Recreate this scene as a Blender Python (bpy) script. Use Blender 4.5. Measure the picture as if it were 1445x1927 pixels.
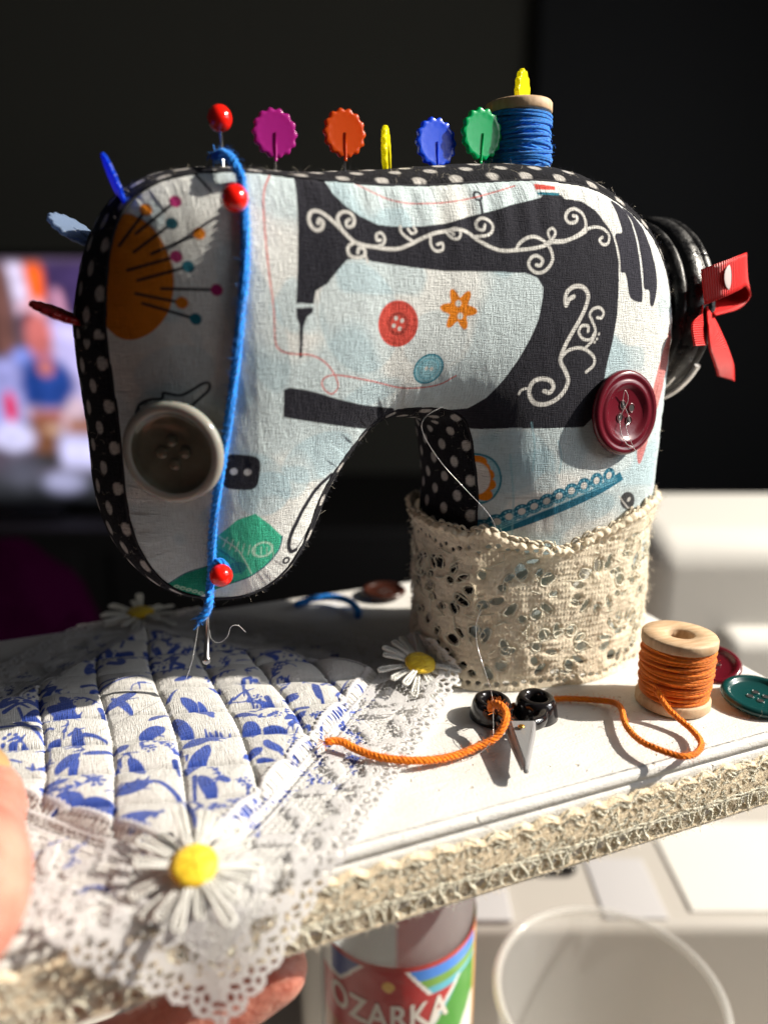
import bpy, math, random
import numpy as np

# ------------------------------------------------------------------ scene, camera, light
scene = bpy.context.scene
COL = scene.collection
for o in list(bpy.data.objects):
    bpy.data.objects.remove(o)
CM = 0.01                                   # all modelling below is in centimetres
FPX, PITCH, YAW = 1450.0, math.radians(15.5), math.radians(22.0)
CAM = np.array([-4.42, -11.83, 10.2])       # cm; board top is z = 0, board front edge is y = 0

cam_data = bpy.data.cameras.new("camera")
cam = bpy.data.objects.new("camera", cam_data)
COL.objects.link(cam)
cam.location = CAM * CM
cam.rotation_euler = (math.pi / 2 - PITCH, 0, -YAW)
cam_data.sensor_fit = 'HORIZONTAL'
cam_data.sensor_width = 36
cam_data.lens = 36 * FPX / 1445
cam_data.clip_start, cam_data.clip_end = 0.005, 20
cam_data.dof.use_dof = True
cam_data.dof.focus_distance = 0.188
cam_data.dof.aperture_fstop = 8.2
scene.camera = cam

world = bpy.data.worlds.new("World")
scene.world = world
world.use_nodes = True
wb = world.node_tree.nodes["Background"]
wb.inputs[0].default_value = (0.93, 0.97, 1.0, 1)
wb.inputs[1].default_value = 0.028

SUN_DIR = np.array([-0.755, 0.302, -0.58])    # the way the light travels (low sun through a window on the right)
SUN_DIR = SUN_DIR / np.linalg.norm(SUN_DIR)
ld = bpy.data.lights.new("window_sunlight", 'SPOT')
ld.energy = 730
ld.color = (1.0, 0.92, 0.79)
ld.shadow_soft_size = 0.018
ld.spot_size = math.radians(24)
ld.spot_blend = 0.25
lamp = bpy.data.objects.new("window_sunlight", ld)
COL.objects.link(lamp)
lamp.location = (np.array([6.0, 8.0, 2.0]) - SUN_DIR * 260) * CM
import mathutils
lamp.rotation_euler = mathutils.Vector(SUN_DIR).to_track_quat('-Z', 'Y').to_euler()

wd = bpy.data.lights.new("window_skylight", 'AREA')           # soft sky light through the same window
wd.shape = 'SQUARE'; wd.size = 0.8; wd.energy = 9.5; wd.color = (0.97, 0.98, 1.0)
win = bpy.data.objects.new("window_skylight", wd); COL.objects.link(win)
win.location = np.array([102.0, -49.0, 62.0]) * CM
win.rotation_euler = (mathutils.Vector((4, 5, 4)) * CM - win.location).to_track_quat('-Z', 'Y').to_euler()

scene.view_settings.view_transform = 'Standard'
scene.view_settings.look = 'None'
scene.view_settings.exposure = 0
scene.view_settings.gamma = 1
scene.render.engine = 'CYCLES'
scene.cycles.use_denoising = True
scene.cycles.max_bounces = 8
scene.cycles.sample_clamp_indirect = 4.0
scene.cycles.caustics_reflective = False
scene.cycles.caustics_refractive = False

rng = np.random.default_rng(7)
random.seed(7)

# ------------------------------------------------------------------ measuring helpers
ca, sa, cp, sp = math.cos(YAW), math.sin(YAW), math.cos(PITCH), math.sin(PITCH)
def ray(x, y):
    X = (x - 722.5) / FPX; Y = -(y - 963.5) / FPX
    f = (X, cp + Y * sp, -sp + Y * cp)
    return np.array([f[0] * ca + f[1] * sa, -f[0] * sa + f[1] * ca, f[2]])
def onz(x, y, z=0.0):
    r = ray(x, y); return CAM + r * (z - CAM[2]) / r[2]
def ony(x, y, Y):
    r = ray(x, y); return CAM + r * (Y - CAM[1]) / r[1]
def room(right, fwd, z):                     # room coordinates: right of / ahead of the viewer
    return np.array([CAM[0] + right * ca + fwd * sa, CAM[1] - right * sa + fwd * ca, z])
def onfwd(x, y, F):
    X = (x - 722.5) / FPX; Y = -(y - 963.5) / FPX
    t = F / (cp + Y * sp)
    return X * t, CAM[2] + t * (-sp + Y * cp)

# ------------------------------------------------------------------ mesh helpers
def mesh_data(name, V, faces, uv=None, col=None, smooth=True):
    V = np.asarray(V, np.float32) * CM
    if isinstance(faces, np.ndarray):
        faces = [faces]
    faces = [np.asarray(f, np.int32) for f in faces if len(f)]
    me = bpy.data.meshes.new(name)
    me.vertices.add(len(V)); me.vertices.foreach_set("co", V.ravel())
    loops = np.concatenate([f.ravel() for f in faces])
    sizes = np.concatenate([np.full(len(f), f.shape[1], np.int32) for f in faces])
    starts = np.concatenate([[0], np.cumsum(sizes)[:-1]]).astype(np.int32)
    me.loops.add(len(loops)); me.loops.foreach_set("vertex_index", loops)
    me.polygons.add(len(sizes)); me.polygons.foreach_set("loop_start", starts)
    me.polygons.foreach_set("use_smooth", np.full(len(sizes), smooth))
    if uv is not None:
        l = me.uv_layers.new(name="UVMap")
        l.data.foreach_set("uv", np.asarray(uv, np.float32)[loops].ravel())
    if col is not None:
        c = np.ones((len(V), 4), np.float32); c[:, :3] = col
        a = me.attributes.new("pigment", 'FLOAT_COLOR', 'POINT')
        a.data.foreach_set("color", c.ravel())
    me.update(calc_edges=True)
    me.validate()
    return me
def obj(name, me, mat=None, parent=None):
    o = bpy.data.objects.new(name, me)
    COL.objects.link(o)
    if mat is not None and me is not None and not me.materials:
        me.materials.append(mat)
    if parent is not None:
        o.parent = parent
    return o
def empty(name, loc=(0, 0, 0), parent=None):
    o = bpy.data.objects.new(name, None); COL.objects.link(o)
    o.location = np.asarray(loc, float) * CM
    o.empty_display_size = 0.01
    if parent is not None: o.parent = parent
    return o
def tag(o, label=None, cat=None, group=None, kind=None):
    for k, v in (("label", label), ("category", cat), ("group", group), ("kind", kind)):
        if v: o[k] = v
    return o
class MB:                                    # collects pieces that belong to one part
    def __init__(s): s.V = []; s.F = {}; s.UV = []; s.n = 0
    def add(s, V, faces, uv=None):
        V = np.asarray(V, float)
        if isinstance(faces, np.ndarray): faces = [faces]
        for f in faces:
            f = np.asarray(f)
            if len(f): s.F.setdefault(f.shape[1], []).append(f + s.n)
        s.V.append(V); s.UV.append(np.zeros((len(V), 2)) if uv is None else np.asarray(uv, float)); s.n += len(V)
        return s
    def build(s, name, mat=None, parent=None, origin=(0, 0, 0), smooth=True):
        me = mesh_data(name, np.concatenate(s.V) - np.asarray(origin, float), [np.concatenate(f) for f in s.F.values()], np.concatenate(s.UV), smooth=smooth)
        return obj(name, me, mat, parent)
def grid_faces(nu, nv, wrap_u=False, wrap_v=False):
    iu = np.arange(nu if wrap_u else nu - 1); iv = np.arange(nv if wrap_v else nv - 1)
    a, b = np.meshgrid(iu, iv, indexing='ij'); a = a.ravel(); b = b.ravel()
    a2 = (a + 1) % nu; b2 = (b + 1) % nv
    return np.stack([a * nv + b, a2 * nv + b, a2 * nv + b2, a * nv + b2], 1)
def spline(P, step=0.05, closed=False):      # Catmull-Rom through points, evenly resampled
    P = np.asarray(P, float); n = len(P)
    out = []
    segs = n if closed else n - 1
    for i in range(segs):
        p1, p2 = P[i], P[(i + 1) % n]
        p0 = P[(i - 1) % n] if (closed or i > 0) else 2 * p1 - p2
        p3 = P[(i + 2) % n] if (closed or i + 2 < n) else 2 * p2 - p1
        k = max(4, int(np.linalg.norm(p2 - p1) / step) * 2)
        t = np.linspace(0, 1, k, endpoint=False)[:, None]
        out.append(0.5 * ((2 * p1) + (p2 - p0) * t + (2 * p0 - 5 * p1 + 4 * p2 - p3) * t ** 2 + (3 * p1 - p0 - 3 * p2 + p3) * t ** 3))
    out.append(P[:1] if closed else P[-1:])
    Q = np.concatenate(out)
    d = np.concatenate([[0], np.cumsum(np.linalg.norm(np.diff(Q, axis=0), axis=1))])
    m = max(3, int(round(d[-1] / step)) + 1)
    s = np.linspace(0, d[-1], m)
    R = np.stack([np.interp(s, d, Q[:, k]) for k in range(Q.shape[1])], 1)
    return R[:-1] if closed else R
def frames(P, closed=False):
    P = np.asarray(P, float); n = len(P)
    if closed: T = np.roll(P, -1, 0) - np.roll(P, 1, 0)
    else: T = np.gradient(P, axis=0)
    T /= np.maximum(np.linalg.norm(T, axis=1, keepdims=True), 1e-9)
    N = np.zeros_like(P)
    up = np.array([0, 0, 1.0]) if abs(T[0][2]) < 0.9 else np.array([1.0, 0, 0])
    v = np.cross(T[0], up); v /= np.linalg.norm(v); N[0] = v
    for i in range(1, n):
        v = N[i - 1] - T[i] * np.dot(N[i - 1], T[i]); N[i] = v / max(np.linalg.norm(v), 1e-9)
    return T, N, np.cross(T, N)
def tube(P, r, sides=8, closed=False, cap=True, flat=1.0):
    P = np.asarray(P, float); n = len(P)
    T, N, B = frames(P, closed)
    r = np.broadcast_to(np.asarray(r, float), (n,))
    a = np.linspace(0, 2 * math.pi, sides, endpoint=False)
    V = P[:, None, :] + r[:, None, None] * (np.cos(a)[None, :, None] * N[:, None, :] + flat * np.sin(a)[None, :, None] * B[:, None, :])
    d = np.concatenate([[0], np.cumsum(np.linalg.norm(np.diff(P, axis=0), axis=1))])
    uv = np.stack([np.repeat(d, sides), np.tile(a / (2 * math.pi), n)], 1)
    F = [grid_faces(n, sides, closed, True)]
    V = V.reshape(-1, 3)
    if cap and not closed:
        V = np.concatenate([V, P[:1], P[-1:]]); uv = np.concatenate([uv, uv[:1], uv[-1:]])
        k = np.arange(sides); k2 = (k + 1) % sides; c0 = n * sides; c1 = c0 + 1; o = (n - 1) * sides
        F += [np.stack([np.full(sides, c0), k2, k], 1), np.stack([np.full(sides, c1), o + k, o + k2], 1)]
    return V, F, uv
def lathe(profile, seg=40, center=(0, 0, 0)):          # profile: [(radius, height)...] around z
    pr = np.asarray(profile, float)
    a = np.linspace(0, 2 * math.pi, seg, endpoint=False)
    V = np.stack([pr[:, None, 0] * np.cos(a), pr[:, None, 0] * np.sin(a), np.broadcast_to(pr[:, None, 1], (len(pr), seg))], -1).reshape(-1, 3)
    d = np.concatenate([[0], np.cumsum(np.linalg.norm(np.diff(pr, axis=0), axis=1))])
    uv = np.stack([np.tile(a / (2 * math.pi) * 4, len(pr)), np.repeat(d, seg)], 1)
    return V + np.asarray(center, float), [grid_faces(len(pr), seg, False, True)[:, ::-1]], uv
def rotmat(zaxis, xhint=(1, 0, 0)):
    z = np.asarray(zaxis, float); z = z / np.linalg.norm(z)
    x = np.asarray(xhint, float); x = x - z * np.dot(x, z)
    if np.linalg.norm(x) < 1e-6: x = np.array([0, 1.0, 0]) - z * z[1]
    x /= np.linalg.norm(x); y = np.cross(z, x)
    return np.stack([x, y, z], 1)
def place(V, R, c): return np.asarray(V) @ R.T + np.asarray(c, float)
def ellipsoid(c, r, nu=20, nv=12, R=None):
    th = np.linspace(0.02, math.pi - 0.02, nv); ph = np.linspace(0, 2 * math.pi, nu, endpoint=False)
    V = np.stack([np.outer(np.cos(ph), np.sin(th)), np.outer(np.sin(ph), np.sin(th)), np.outer(np.ones(nu), np.cos(th))], -1).reshape(-1, 3) * np.asarray(r, float)
    if R is not None: V = V @ R.T
    return V + np.asarray(c, float), [grid_faces(nu, nv, True, False)], None
def rbox(c, half, r=0.2, seg=4, R=None):               # rounded box
    h = np.asarray(half, float); r = min(r, h.min() * 0.99)
    n = 2 * seg + 2
    a = np.concatenate([np.linspace(-1, -1e-3, seg + 1), np.linspace(1e-3, 1, seg + 1)])
    V = []; F = []; k = 0
    for ax in range(3):
        for s in (-1, 1):
            b, c2 = (ax + 1) % 3, (ax + 2) % 3
            g1, g2 = np.meshgrid(a, a, indexing='ij')
            p = np.zeros((n, n, 3)); p[..., ax] = s; p[..., b] = np.tan(g1 * math.pi / 4); p[..., c2] = np.tan(g2 * math.pi / 4)
            p /= np.linalg.norm(p, axis=-1, keepdims=True)
            core = np.sign(p) * (h - r)
            for i, g in ((b, g1), (c2, g2)):
                core[..., i] = np.where(g > 0, h[i] - r, -(h[i] - r))
            core[..., ax] = s * (h[ax] - r)
            V.append((core + p * r).reshape(-1, 3)); f = grid_faces(n, n) + k
            F.append(f if s > 0 else f[:, ::-1]); k += n * n
    V = np.concatenate(V)
    if R is not None: V = V @ R.T
    return V + np.asarray(c, float), [np.concatenate(F)], None
def vnoise(x, y, seed=0):
    r = np.random.default_rng(seed); tab = r.random((64, 64))
    xi = np.floor(x).astype(int); yi = np.floor(y).astype(int)
    fx = x - xi; fy = y - yi; fx = fx * fx * (3 - 2 * fx); fy = fy * fy * (3 - 2 * fy)
    a = tab[xi % 64, yi % 64]; b = tab[(xi + 1) % 64, yi % 64]; c = tab[xi % 64, (yi + 1) % 64]; d = tab[(xi + 1) % 64, (yi + 1) % 64]
    return (a * (1 - fx) + b * fx) * (1 - fy) + (c * (1 - fx) + d * fx) * fy
def fbm(x, y, seed=0, oct=3):
    s = 0; a = 0.5
    for i in range(oct):
        s = s + a * vnoise(x * 2 ** i, y * 2 ** i, seed + i); a *= 0.5
    return s - 0.5 * (1 - 0.5 ** oct)
def hairs(points, normals, length, radius, curl, seed, segs=5):
    """short loose fibres: thin three-sided strands"""
    r = np.random.default_rng(seed); m = MB()
    for p, n in zip(points, normals):
        L = length * (0.4 + 1.2 * r.random())
        d = n + r.normal(0, 0.7, 3); d /= np.linalg.norm(d)
        k = r.normal(0, curl, 3); P = [np.array(p, float)]
        for i in range(segs):
            d = d + k / segs + r.normal(0, curl * 0.25, 3); d /= np.linalg.norm(d); P.append(P[-1] + d * L / segs)
        m.add(*tube(P, radius, 3, cap=False))
    return m

# ------------------------------------------------------------------ material helpers
def srgb(r, g, b):
    c = np.array([r, g, b]) / 255.0
    return np.where(c <= 0.04045, c / 12.92, ((c + 0.055) / 1.055) ** 2.4)
class Mat:
    def __init__(s, name, color=(0.8, 0.8, 0.8), rough=0.6, **kw):
        s.m = bpy.data.materials.new(name); s.m.use_nodes = True
        s.t = s.m.node_tree; s.b = s.t.nodes["Principled BSDF"]
        s.b.inputs["Base Color"].default_value = (*[float(c) for c in color], 1)
        s.b.inputs["Roughness"].default_value = rough
        for k, v in kw.items(): s.b.inputs[k.replace("_", " ")].default_value = v
    def n(s, typ, **kw):
        nd = s.t.nodes.new(typ)
        for k, v in kw.items(): setattr(nd, k, v)
        return nd
    def link(s, a, b): s.t.links.new(a, b)
    def math(s, op, a, b=None, clamp=False):
        nd = s.n("ShaderNodeMath", operation=op); nd.use_clamp = clamp
        for i, v in enumerate((a, b)):
            if v is None: continue
            if isinstance(v, (int, float)): nd.inputs[i].default_value = v
            else: s.link(v, nd.inputs[i])
        return nd.outputs[0]
    def uv(s):
        u = s.n("ShaderNodeUVMap"); x = s.n("ShaderNodeSeparateXYZ"); s.link(u.outputs[0], x.inputs[0]); return u.outputs[0], x.outputs[0], x.outputs[1]
    def obj_co(s):
        return s.n("ShaderNodeTexCoord").outputs["Object"]
    def noise(s, vec, scale, detail=3, rough=0.5):
        nd = s.n("ShaderNodeTexNoise"); nd.inputs["Scale"].default_value = scale; nd.inputs["Detail"].default_value = detail; nd.inputs["Roughness"].default_value = rough
        s.link(vec, nd.inputs["Vector"]); return nd.outputs[0]
    def scale(s, vec, sx, sy, sz=1):
        nd = s.n("ShaderNodeMapping"); nd.inputs["Scale"].default_value = (sx, sy, sz); s.link(vec, nd.inputs[0]); return nd.outputs[0]
    def bump(s, h, dist=0.0002, strength=1.0):
        nd = s.n("ShaderNodeBump"); nd.inputs["Distance"].default_value = dist; nd.inputs["Strength"].default_value = strength
        s.link(h, nd.inputs["Height"]); s.link(nd.outputs[0], s.b.inputs["Normal"]); return nd
    def attr(s, name="pigment"):
        return s.n("ShaderNodeAttribute", attribute_name=name).outputs["Color"]
    def mix(s, fac, a, b, mode='MIX'):
        nd = s.n("ShaderNodeMix", data_type='RGBA', blend_type=mode)
        for i, v in ((0, fac), (6, a), (7, b)):
            if isinstance(v, (int, float)): nd.inputs[i].default_value = v
            elif isinstance(v, (tuple, list, np.ndarray)): nd.inputs[i].default_value = (*[float(c) for c in v[:3]], 1)
            else: s.link(v, nd.inputs[i])
        return nd.outputs[2]
    def ramp(s, v, lo, hi):
        nd = s.n("ShaderNodeMapRange"); s.link(v, nd.inputs[0]); nd.inputs[1].default_value = lo; nd.inputs[2].default_value = hi; return nd.outputs[0]
    def color(s, sock): s.link(sock, s.b.inputs["Base Color"]); return s
    def weave(s, period, col=None, dist=0.00025, contrast=0.25, twill=False):
        uv, u, v = s.uv()
        k = 1.0 / period
        n1 = s.noise(s.scale(uv, 0.10 * k, 1.0 * k), 1.0, 2, 0.6); n2 = s.noise(s.scale(uv, 1.0 * k, 0.10 * k), 1.0, 2, 0.6)
        h = s.math('SUBTRACT', s.math('MULTIPLY', s.math('ADD', n1, n2), 2.2), 2.2)
        slub = s.math('ADD', n1, n2)
        f = s.noise(uv, 30, 3)
        H = s.math('ADD', s.math('ADD', h, s.math('MULTIPLY', slub, 0.8)), s.math('MULTIPLY', f, 0.6))
        s.bump(H, dist)
        if col is not None:
            g = s.math('ADD', s.math('MULTIPLY', H, contrast * 0.5), 1 - contrast * 0.9)
            cc = s.n("ShaderNodeCombineColor"); [s.link(g, cc.inputs[i]) for i in range(3)]
            s.color(s.mix(s.math('MULTIPLY', s.math('MAXIMUM', h, 0.0), 0.03), s.mix(1.0, col, cc.outputs[0], 'MULTIPLY'), (0.55, 0.55, 0.57)))
        s.b.inputs["Specular IOR Level"].default_value = 0.15
        return s

M = {}
m = Mat("printed_cotton", rough=0.92, Sheen_Weight=0.04); m.weave(0.026, m.attr(), 0.00013, 0.25); M['print'] = m.m
m = Mat("dotted_cotton", rough=0.95, Sheen_Weight=0.03); m.weave(0.030, m.attr(), 0.00024, 0.45); M['dots'] = m.m
m = Mat("quilt_cotton", rough=0.8, Sheen_Weight=0.2); m.weave(0.026, m.attr(), 0.00012, 0.22); M['quilt'] = m.m
def lace_mat(name, c, k, tr=0.25):
    m = Mat(name, c, 0.75, Sheen_Weight=0.2)
    m.b.inputs["Specular IOR Level"].default_value = 0.3
    uv, u, v = m.uv()
    n = m.noise(uv, k, 3, 0.6); n2 = m.noise(m.scale(uv, 4, 1), k * 2.2, 2)
    m.bump(m.math('ADD', n, n2), 0.00014)
    m.color(m.mix(m.ramp(n, 0.3, 0.75), np.array(c) * 0.93, c))
    tl = m.n("ShaderNodeBsdfTranslucent"); tl.inputs[0].default_value = (*[float(x) for x in c], 1)
    ms = m.n("ShaderNodeMixShader"); ms.inputs[0].default_value = tr
    out = m.t.nodes["Material Output"]
    m.link(m.b.outputs[0], ms.inputs[1]); m.link(tl.outputs[0], ms.inputs[2]); m.link(ms.outputs[0], out.inputs[0])
    return m.m
M['white_lace'] = lace_mat("white_lace", (0.82, 0.81, 0.82), 14, 0.40)
M['cream_lace'] = lace_mat("cream_lace", (0.97, 0.86, 0.68), 11, 0.35)
M['trim_lace'] = lace_mat("cream_trim_lace", (0.97, 0.82, 0.60), 9, 0.30)
def thread_mat(name, c, pitch, plies=3, dark=0.5, thin=0.08):
    m = Mat(name, c, 0.7, Sheen_Weight=0.25)
    uv, u, v = m.uv()
    ph = m.math('MULTIPLY', m.math('ADD', m.math('DIVIDE', u, pitch), m.math('MULTIPLY', v, float(plies))), 2 * math.pi)
    h = m.math('ADD', m.math('MULTIPLY', m.math('SINE', ph), 0.5), 0.5)
    f = m.noise(m.scale(uv, 3, 14), 6, 3)
    H = m.math('ADD', h, m.math('MULTIPLY', f, 0.7))
    m.bump(H, 0.00013)
    m.color(m.mix(m.ramp(H, 0.1, 1.0), np.array(c) * dark, np.minimum(np.array(c) * 1.08, 1)))
    m.b.inputs["Specular IOR Level"].default_value = 0.2
    tl = m.n("ShaderNodeBsdfTranslucent"); tl.inputs[0].default_value = (*[float(min(x, 1)) for x in c], 1)
    ms = m.n("ShaderNodeMixShader"); ms.inputs[0].default_value = thin
    m.link(m.b.outputs[0], ms.inputs[1]); m.link(tl.outputs[0], ms.inputs[2]); m.link(ms.outputs[0], m.t.nodes["Material Output"].inputs[0])
    return m.m
M['blue_thread'] = thread_mat("blue_thread", (0.003, 0.27, 0.92), 0.16, 3, 0.72)
M['orange_thread'] = thread_mat("orange_thread", (1.0, 0.235, 0.002), 0.14, 3, 0.88)
M['white_cord'] = thread_mat("white_cord", (0.95, 0.95, 0.90), 0.07, 1, 0.9, 0.3)
def plastic(name, c, rough=0.25, tr=0.0, sub=0.0, glow=0.0, **kw):
    m = Mat(name, c, rough, **kw)
    m.b.inputs["Transmission Weight"].default_value = tr
    if sub:
        m.b.inputs["Subsurface Weight"].default_value = sub; m.b.inputs["Subsurface Radius"].default_value = (1, 1, 1); m.b.inputs["Subsurface Scale"].default_value = 0.002
    co = m.obj_co(); m.bump(m.noise(co, 900, 3), 0.00003, 0.6)
    if glow:
        tl = m.n("ShaderNodeBsdfTranslucent"); tl.inputs[0].default_value = (*[float(min(1, x * 1.3)) for x in c], 1)
        ms = m.n("ShaderNodeMixShader"); ms.inputs[0].default_value = glow
        m.link(m.b.outputs[0], ms.inputs[1]); m.link(tl.outputs[0], ms.inputs[2]); m.link(ms.outputs[0], m.t.nodes["Material Output"].inputs[0])
    return m.m
M['red_glass'] = plastic("red_glass", (0.80, 0.012, 0.006), 0.12, 0, 0.2)
for n, c in dict(magenta=(0.42, 0.018, 0.25), orange=(0.58, 0.07, 0.006), yellow=(0.90, 0.78, 0.015), blue=(0.012, 0.085, 0.75), green=(0.0, 0.42, 0.13), pale=(0.22, 0.30, 0.46), red=(0.34, 0.015, 0.015)).items():
    M['pin_' + n] = plastic(n + "_pin_plastic", c, 0.22, 0, 0.15, 0.35)
M['steel'] = plastic("pin_steel", (0.75, 0.74, 0.72), 0.25, Metallic=1.0)
M['dark_steel'] = plastic("needle_steel", (0.42, 0.41, 0.40), 0.28, Metallic=1.0)
M['black_plastic'] = plastic("black_plastic", (0.006, 0.006, 0.007), 0.16)
M['black_enamel'] = plastic("black_enamel", (0.008, 0.007, 0.008), 0.14)
M['burgundy'] = plastic("burgundy_plastic", (0.105, 0.006, 0.014), 0.22)
M['teal'] = plastic("teal_plastic", (0.004, 0.042, 0.042), 0.25)
M['brown'] = plastic("brown_plastic", (0.035, 0.010, 0.006), 0.3)
M['gold'] = plastic("gold_rivet", (0.75, 0.42, 0.08), 0.3, Metallic=1.0)
M['hole'] = Mat("button_hole", (0.01, 0.005, 0.006), 0.8).m
M['nylon'] = plastic("clear_nylon", (0.85, 0.85, 0.85), 0.15, 0.5)
m = Mat("brushed_silver", (0.30, 0.30, 0.31), 0.42, Metallic=0.45); co = m.obj_co(); m.bump(m.noise(m.scale(co, 3000, 300, 800), 1, 3), 0.00006); M['silver'] = m.m
m = Mat("horn_button", (0.3, 0.28, 0.22), 0.12); co = m.obj_co()
n1 = m.noise(co, 55, 4, 0.55)
m.color(m.mix(m.ramp(n1, 0.38, 0.62), (0.045, 0.036, 0.022), (0.15, 0.135, 0.095)))
m.b.inputs["Subsurface Weight"].default_value = 0.3; m.b.inputs["Subsurface Scale"].default_value = 0.003
M['horn'] = m.m
m = Mat("horn_rim", (0.30, 0.295, 0.265), 0.10); m.b.inputs["Subsurface Weight"].default_value = 0.4; m.b.inputs["Subsurface Scale"].default_value = 0.003; M['horn_rim'] = m.m
m = Mat("spool_wood", (0.6, 0.42, 0.26), 0.65); co = m.obj_co()
g = m.noise(m.scale(co, 160, 900, 160), 1, 4, 0.6)
m.color(m.mix(m.ramp(g, 0.3, 0.7), (0.40, 0.25, 0.135), (0.58, 0.42, 0.27))); m.bump(g, 0.0002); M['wood'] = m.m
m = Mat("white_painted_wood", (0.8, 0.79, 0.77), 0.55); co = m.obj_co()
g = m.noise(m.scale(co, 120, 500, 500), 1, 5, 0.65); sp1 = m.noise(co, 420, 2); fine = m.noise(co, 1800, 2)
speck = m.ramp(sp1, 0.70, 0.76)
m.color(m.mix(speck, m.mix(m.ramp(m.noise(co, 60, 4), 0.35, 0.7), (0.63, 0.615, 0.59), (0.71, 0.70, 0.68)), (0.55, 0.50, 0.43)))
m.bump(m.math('ADD', m.math('ADD', m.math('MULTIPLY', g, 1.0), m.math('MULTIPLY', fine, 0.35)), m.math('MULTIPLY', speck, -0.6)), 0.00035); M['paint'] = m.m
m = Mat("red_ribbon", (0.72, 0.006, 0.006), 0.5); uv, u, v = m.uv()
m.bump(m.math('SINE', m.math('MULTIPLY', u, 2 * math.pi / 0.06)), 0.00012); m.b.inputs['Specular IOR Level'].default_value = 0.25; M['ribbon'] = m.m
M['ribbon_dot'] = Mat("ribbon_dot", (0.50, 0.42, 0.42), 0.6).m
m = Mat("daisy_yellow", (0.82, 0.56, 0.01), 0.6, Sheen_Weight=0.2); uv, u, v = m.uv(); co = m.obj_co()
h = m.noise(m.scale(co, 400, 1500, 400), 1, 3); m.bump(h, 0.0005); m.color(m.mix(m.ramp(h, 0.3, 0.7), (0.62, 0.36, 0.0), (0.86, 0.64, 0.02))); M['daisy'] = m.m
m = Mat("skin", (0.62, 0.33, 0.25), 0.5); co = m.obj_co()
m.b.inputs["Subsurface Weight"].default_value = 0.5; m.b.inputs["Subsurface Radius"].default_value = (1.0, 0.35, 0.2); m.b.inputs["Subsurface Scale"].default_value = 0.006
m.color(m.mix(m.ramp(m.noise(co, 110, 5, 0.65), 0.3, 0.7), (0.42, 0.13, 0.09), (0.60, 0.30, 0.23)))
m.bump(m.math('ADD', m.noise(m.scale(co, 1, 1, 1), 420, 4, 0.6), m.math('MULTIPLY', m.noise(m.scale(co, 1, 4, 1), 500, 2), 0.8)), 0.0004); M['skin'] = m.m
m = Mat("fingernail", (0.50, 0.32, 0.15), 0.22); M['nail'] = m.m
M['fuzz_dark'] = Mat("dark_fibre", (0.05, 0.05, 0.07), 0.8).m
M['fuzz_light'] = Mat("pale_fibre", (0.75, 0.68, 0.56), 0.8).m
M['fuzz_orange'] = Mat("orange_fibre", (0.8, 0.2, 0.02), 0.8).m
M['fuzz_blue'] = Mat("blue_fibre", (0.02, 0.18, 0.6), 0.8).m

# ------------------------------------------------------------------ room behind: wall, table, television
m = Mat("dark_wall_paint", (0.09, 0.085, 0.067), 0.9); co = m.obj_co(); m.bump(m.noise(co, 60, 4), 0.002); M['wall'] = m.m
m = Mat("dark_door_paint", (0.014, 0.014, 0.015), 0.7); co = m.obj_co(); m.bump(m.noise(co, 40, 4), 0.002); M['door'] = m.m
m = Mat("laminate_table", (0.62, 0.58, 0.53), 0.5); co = m.obj_co(); m.bump(m.noise(co, 300, 3), 0.0002); m.color(m.mix(m.ramp(m.noise(co, 20, 3), .3, .7), (0.56, 0.52, 0.47), (0.66, 0.62, 0.57))); M['table'] = m.m
m = Mat("dark_cabinet_wood", (0.012, 0.010, 0.009), 0.6); co = m.obj_co(); m.bump(m.noise(m.scale(co, 4, 60, 4), 1, 4), 0.001); M['cabinet'] = m.m
R_room = np.array([[ca, sa, 0], [-sa, ca, 0], [0, 0, 1.0]])   # columns: right, ahead, up
def rroom(c, half, r, name, mat, parent=None, seg=4):
    mb = MB(); mb.add(*rbox((0, 0, 0), half, r, seg, R_room)); mb.V[-1] = mb.V[-1] + room(*c)
    return mb.build(name, mat, parent)
tag(rroom((0, 215, 40), (330, 5, 130), 1, "wall", M['wall']), kind="structure")
tag(rroom((88, 206, 30), (52, 3, 100), 1, "door_panel", M['door']), "dark door panel on the wall behind the red ribbon", kind="structure")
tag(rroom((0, 260, -100), (330, 250, 3), 1, "floor", M['door']), kind="structure")
tbl = empty("work_table", room(10, 40, -28))
tbl.matrix_world
tag(tbl, "pale laminate work table under the bottle and the white machine", "table")
def child(parent, mb, name, mat, smooth=True):
    p = np.array(parent.location) / CM
    return mb.build(name, mat, parent, origin=p, smooth=smooth)
child(tbl, MB().add(*[x if i else x + room(15, 40, -27) for i, x in enumerate(rbox((0, 0, 0), (70, 34, 1.0), 0.4, 3, R_room))]), "tabletop", M['table'])
for sx in (-1, 1):
    for sy in (-1, 1):
        child(tbl, MB().add(*[x if i else x + room(15 + sx * 64, 40 + sy * 29, -62) for i, x in enumerate(rbox((0, 0, 0), (2.5, 2.5, 34), 0.3, 2, R_room))]), "leg", M['cabinet'])
cab = empty("television_cabinet", room(-55, 165, -96)); tag(cab, "dark low cabinet under the television", "cabinet")
child(cab, MB().add(*[x if i else x + room(-55, 165, -64) for i, x in enumerate(rbox((0, 0, 0), (80, 25, 32), 1, 3, R_room))]), "body", M['cabinet'])
for sx in (-0.5, 0.5):
    child(cab, MB().add(*[x if i else x + room(-55 + sx * 78, 139.5, -64) for i, x in enumerate(rbox((0, 0, 0), (36, 0.8, 28), 0.4, 3, R_room))]), "door", M['cabinet'])

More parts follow.
